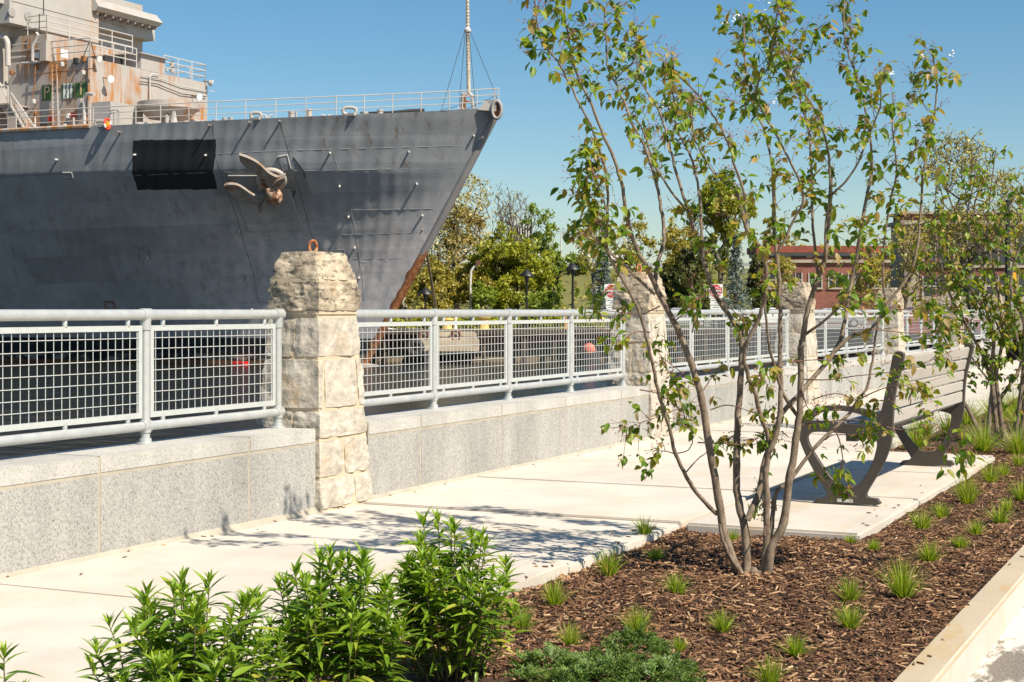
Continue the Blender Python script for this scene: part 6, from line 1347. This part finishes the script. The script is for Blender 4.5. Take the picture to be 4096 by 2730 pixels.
# ------------------------------------------------------------------ creeping juniper
jr = random.Random(71); jc = onZ(2440, 2730, -.03); jun = empty('creeping_juniper', (jc.x, jc.y, mulch_z(jc.x, jc.y)), 'low spreading juniper with feathery green sprays at the bottom edge', 'shrub'); JV, JF = [], []
def spray(p, d, L):
    s_ = d.cross(Vector((0, 0, 1))).normalized(); n_ = s_.cross(d)
    def needle(a, b, w):
        t = (b - a); o_ = t.cross(n_ if jr.random() < .7 else s_).normalized() * w; m_ = a.lerp(b, .45); i = len(JV); JV.extend([a, m_ + o_, b, m_ - o_]); JF.append((i, i + 1, i + 2, i + 3))
    for q in range(13):
        t = q / 13; c = p + d * L * t - Vector((0, 0, .25 * L * t * t)); sd = 1 if q % 2 else -1
        e = c + (d * .8 + s_ * sd * jr.uniform(.4, .9) + n_ * jr.uniform(-.1, .5)) * L * .3 * (1.1 - .6 * t)
        needle(c, e, .0022)
        for u in (.35, .65, .9):
            for s2 in (-1, 1): c2 = c.lerp(e, u); needle(c2, c2 + ((e - c).normalized() + s_ * s2 * .7 + n_ * jr.uniform(-.2, .6)) * L * .085, .0016)
for cx, cy, rx, ry, hh, n in ((2190, 2680, .11, .09, .045, 80), (2330, 2700, .10, .10, .05, 80), (2540, 2650, .10, .10, .10, 130), (2480, 2725, .13, .1, .06, 110), (2680, 2720, .10, .07, .05, 80), (2370, 2760, .2, .12, .06, 130), (2620, 2770, .2, .12, .06, 110), (2160, 2760, .1, .1, .05, 60)):
    c = onZ(cx, cy, -.03)
    for _ in range(n):
        an = jr.uniform(0, 6.28); rr = math.sqrt(jr.random()); p = Vector((c.x + math.cos(an) * rr * rx, c.y + math.sin(an) * rr * ry, -.04 + hh * (1 - rr * rr) * jr.uniform(.5, 1.05) + .01)); az = an + jr.gauss(0, .9); el = jr.uniform(.15, 1.0); d = Vector((math.cos(az) * math.cos(el), math.sin(az) * math.cos(el), math.sin(el))); spray(p, d, jr.uniform(.035, .06))
fast('foliage', [tuple(v) for v in JV], JF, 'juniper_needle', jun, 'stuff', False)
for q in range(9): a = Vector((jc.x + jr.uniform(-.25, .25), jc.y + jr.uniform(-.15, .15), -.03)); MB().tube([a, a + Vector((jr.uniform(-.1, .1), jr.uniform(-.1, .1), .03)), a + Vector((jr.uniform(-.18, .18), jr.uniform(-.18, .18), .035))], [.005, .004, .003], 5).build('branch', 'twig_bark', jun)

# ------------------------------------------------------------------ grass tufts
def tuft(px, py, hpx, label, wide=.35, nb=70, seed=0, tall=1.0):
    r = random.Random(seed); p = onZ(px, py, -.045); dep = (p - EYE).dot(FW); h_ = hpx / F * dep * tall; c = Vector((p.x, p.y, mulch_z(p.x, p.y) if KB < p.y < SWE else -.02)); root = empty('grass_tuft', tuple(c), label, 'grass tuft', 'grass tufts planted in the mulch'); V, Fc = [], []
    for _ in range(nb):
        an = r.uniform(0, 6.28); L = h_ * r.uniform(.55, 1.1); ln = abs(r.gauss(0, wide)) + .05; d = Vector((math.cos(an) * ln, math.sin(an) * ln, 1)).normalized(); b = c + Vector((math.cos(an) * h_ * .14 * r.random(), math.sin(an) * h_ * .14 * r.random(), -.004)); sd = Vector((-math.sin(an), math.cos(an), 0)); sd = Matrix.Rotation(r.uniform(-1.2, 1.2), 3, 'Z') @ sd; w = r.uniform(.0014, .0027) * (dep / 6) ** .45; i = len(V)
        for t in (0, .4, .75, 1): q = b + d * L * t + Vector((math.cos(an), math.sin(an), -.6)) * L * ln * .5 * t * t; ww = w * (1 - t * .9); V += [q - sd * ww, q + sd * ww]
        for k_ in range(3): Fc.append((i + 2 * k_, i + 2 * k_ + 1, i + 2 * k_ + 3, i + 2 * k_ + 2))
    fast('blades', [tuple(v) for v in V], Fc, 'tuft_blade', root, 'stuff')
TU = [(2436, 2301, 115, 'bushy grass tuft by the sidewalk edge, left of the tree foot'), (2218, 2426, 115, 'grass tuft right of the rightmost shrub near the sidewalk edge'), (2624, 2243, 65, 'small grass tuft close left of the tree stems in shade'), (2579, 2163, 80, 'thin grass tuft leaning on the sidewalk slab corner'), (2708, 2377, 95, 'grass tuft below and left of the tree foot'), (2089, 2519, 105, 'grass tuft touching the right side of the rightmost shrub'), (2285, 2590, 100, 'dense upright grass tuft above the juniper\'s left end'), (2552, 2528, 115, 'spiky grass tuft midway between tree foot and juniper'), (2891, 2515, 95, 'grass tuft below the tree foot, near the bed centre'), (2717, 2595, 65, 'tiny grass tuft above the juniper\'s right end'), (3180, 2617, 95, 'grass tuft low in the bed toward the kerb, second from bottom'), (3078, 2735, 115, 'grass tuft cut by the bottom edge of the picture'), (3399, 2408, 105, 'upper of two grass tufts stacked right of the tree foot'), (3403, 2515, 115, 'lower of two grass tufts stacked right of the tree foot'), (3612, 2394, 160, 'tallest bright grass tuft standing near the kerb'), (3497, 2225, 55, 'low grass tuft just below the bench pad corner'), (3403, 2190, 45, 'tiny grass tuft left below the bench pad corner'), (3688, 2127, 95, 'wide grass tuft right of the bench pad corner'), (3719, 2256, 95, 'grass tuft between the bench pad corner and the kerb'), (3768, 2074, 70, 'small yellowish grass tuft along the pad\'s mulch side'), (3871, 2016, 120, 'tall double grass tuft midway along the bench pad'), (3906, 2154, 70, 'low wide grass tuft right of centre, upper bed'), (3844, 2203, 65, 'thin double grass tuft near the kerb'), (4000, 2100, 90, 'upright grass tuft near the right edge, above the kerb'), (4031, 2043, 60, 'pale spreading grass tuft near the right edge'), (4089, 2007, 100, 'grass tuft cut by the right edge of the picture'), (2926, 2167, 55, 'little grass tuft between the tree stems'), (3100, 2118, 55, 'little grass tuft behind the rightmost tree stem'), (3964, 1925, 85, 'grass tuft at the far corner of the bench pad'), (4016, 1900, 60, 'pale grass tuft beyond the far pad corner'), (4075, 1865, 60, 'small grass tuft at right edge beyond the pad')]
for i, (px, py, h_, lab) in enumerate(TU): tuft(px, py, h_, lab, .45 if h_ < 100 else .36, 110 + int(h_ * .7), 200 + i, 1.12)
for i, (px, py, h_, lab) in enumerate([(3654, 1798, 120, 'lush grass clump seen under the bench, left part'), (3930, 1808, 130, 'lush grass clump left of the far tree\'s foot'), (4073, 1815, 120, 'lush grass clump right of the far tree\'s foot'), (3700, 1745, 90, 'grass clump seen through the far bench frame'), (3800, 1740, 110, 'grass clump right of the far bench frame'), (3870, 1700, 100, 'grass clump behind the far tree\'s dark left stem'), (3980, 1690, 120, 'grass clump behind the far tree\'s stems'), (4060, 1660, 120, 'tall grass clump behind the far tree at right edge'), (4090, 1720, 130, 'grass clump at right edge before the far tree')]): tuft(px, py, h_, lab, .55, 330, 300 + i, 1.15)
# dry twigs and crumbs on the sidewalk
for i, (px, py, ln, lab) in enumerate([(325, 2297, .035, 'short dry twig on the sidewalk at left'), (515, 2205, .018, 'dry chip on the sidewalk near the wall'), (30, 2308, .015, 'pale pebble at the foot of the wall far left'), (1030, 2120, .012, 'small dry crumb on the sidewalk, centre left'), (3490, 2493, .06, 'brown wood chip lying across the kerb top'), (4040, 2258, .03, 'small dark chip on the kerb top near right edge')]):
    p = onZ(px, py, .004); a = rt.uniform(-.5, .5); d = Vector((math.cos(a), math.sin(a), 0)); o = MB().tube([p - d * ln / 2, p + Vector((0, 0, .002)), p + d * ln / 2], [.002, .0035, .0015], 5).build('dry_twig' if i not in (2,) else 'pebble', 'twig_bark'); tag(o, lab, 'twig' if i != 2 else 'pebble')
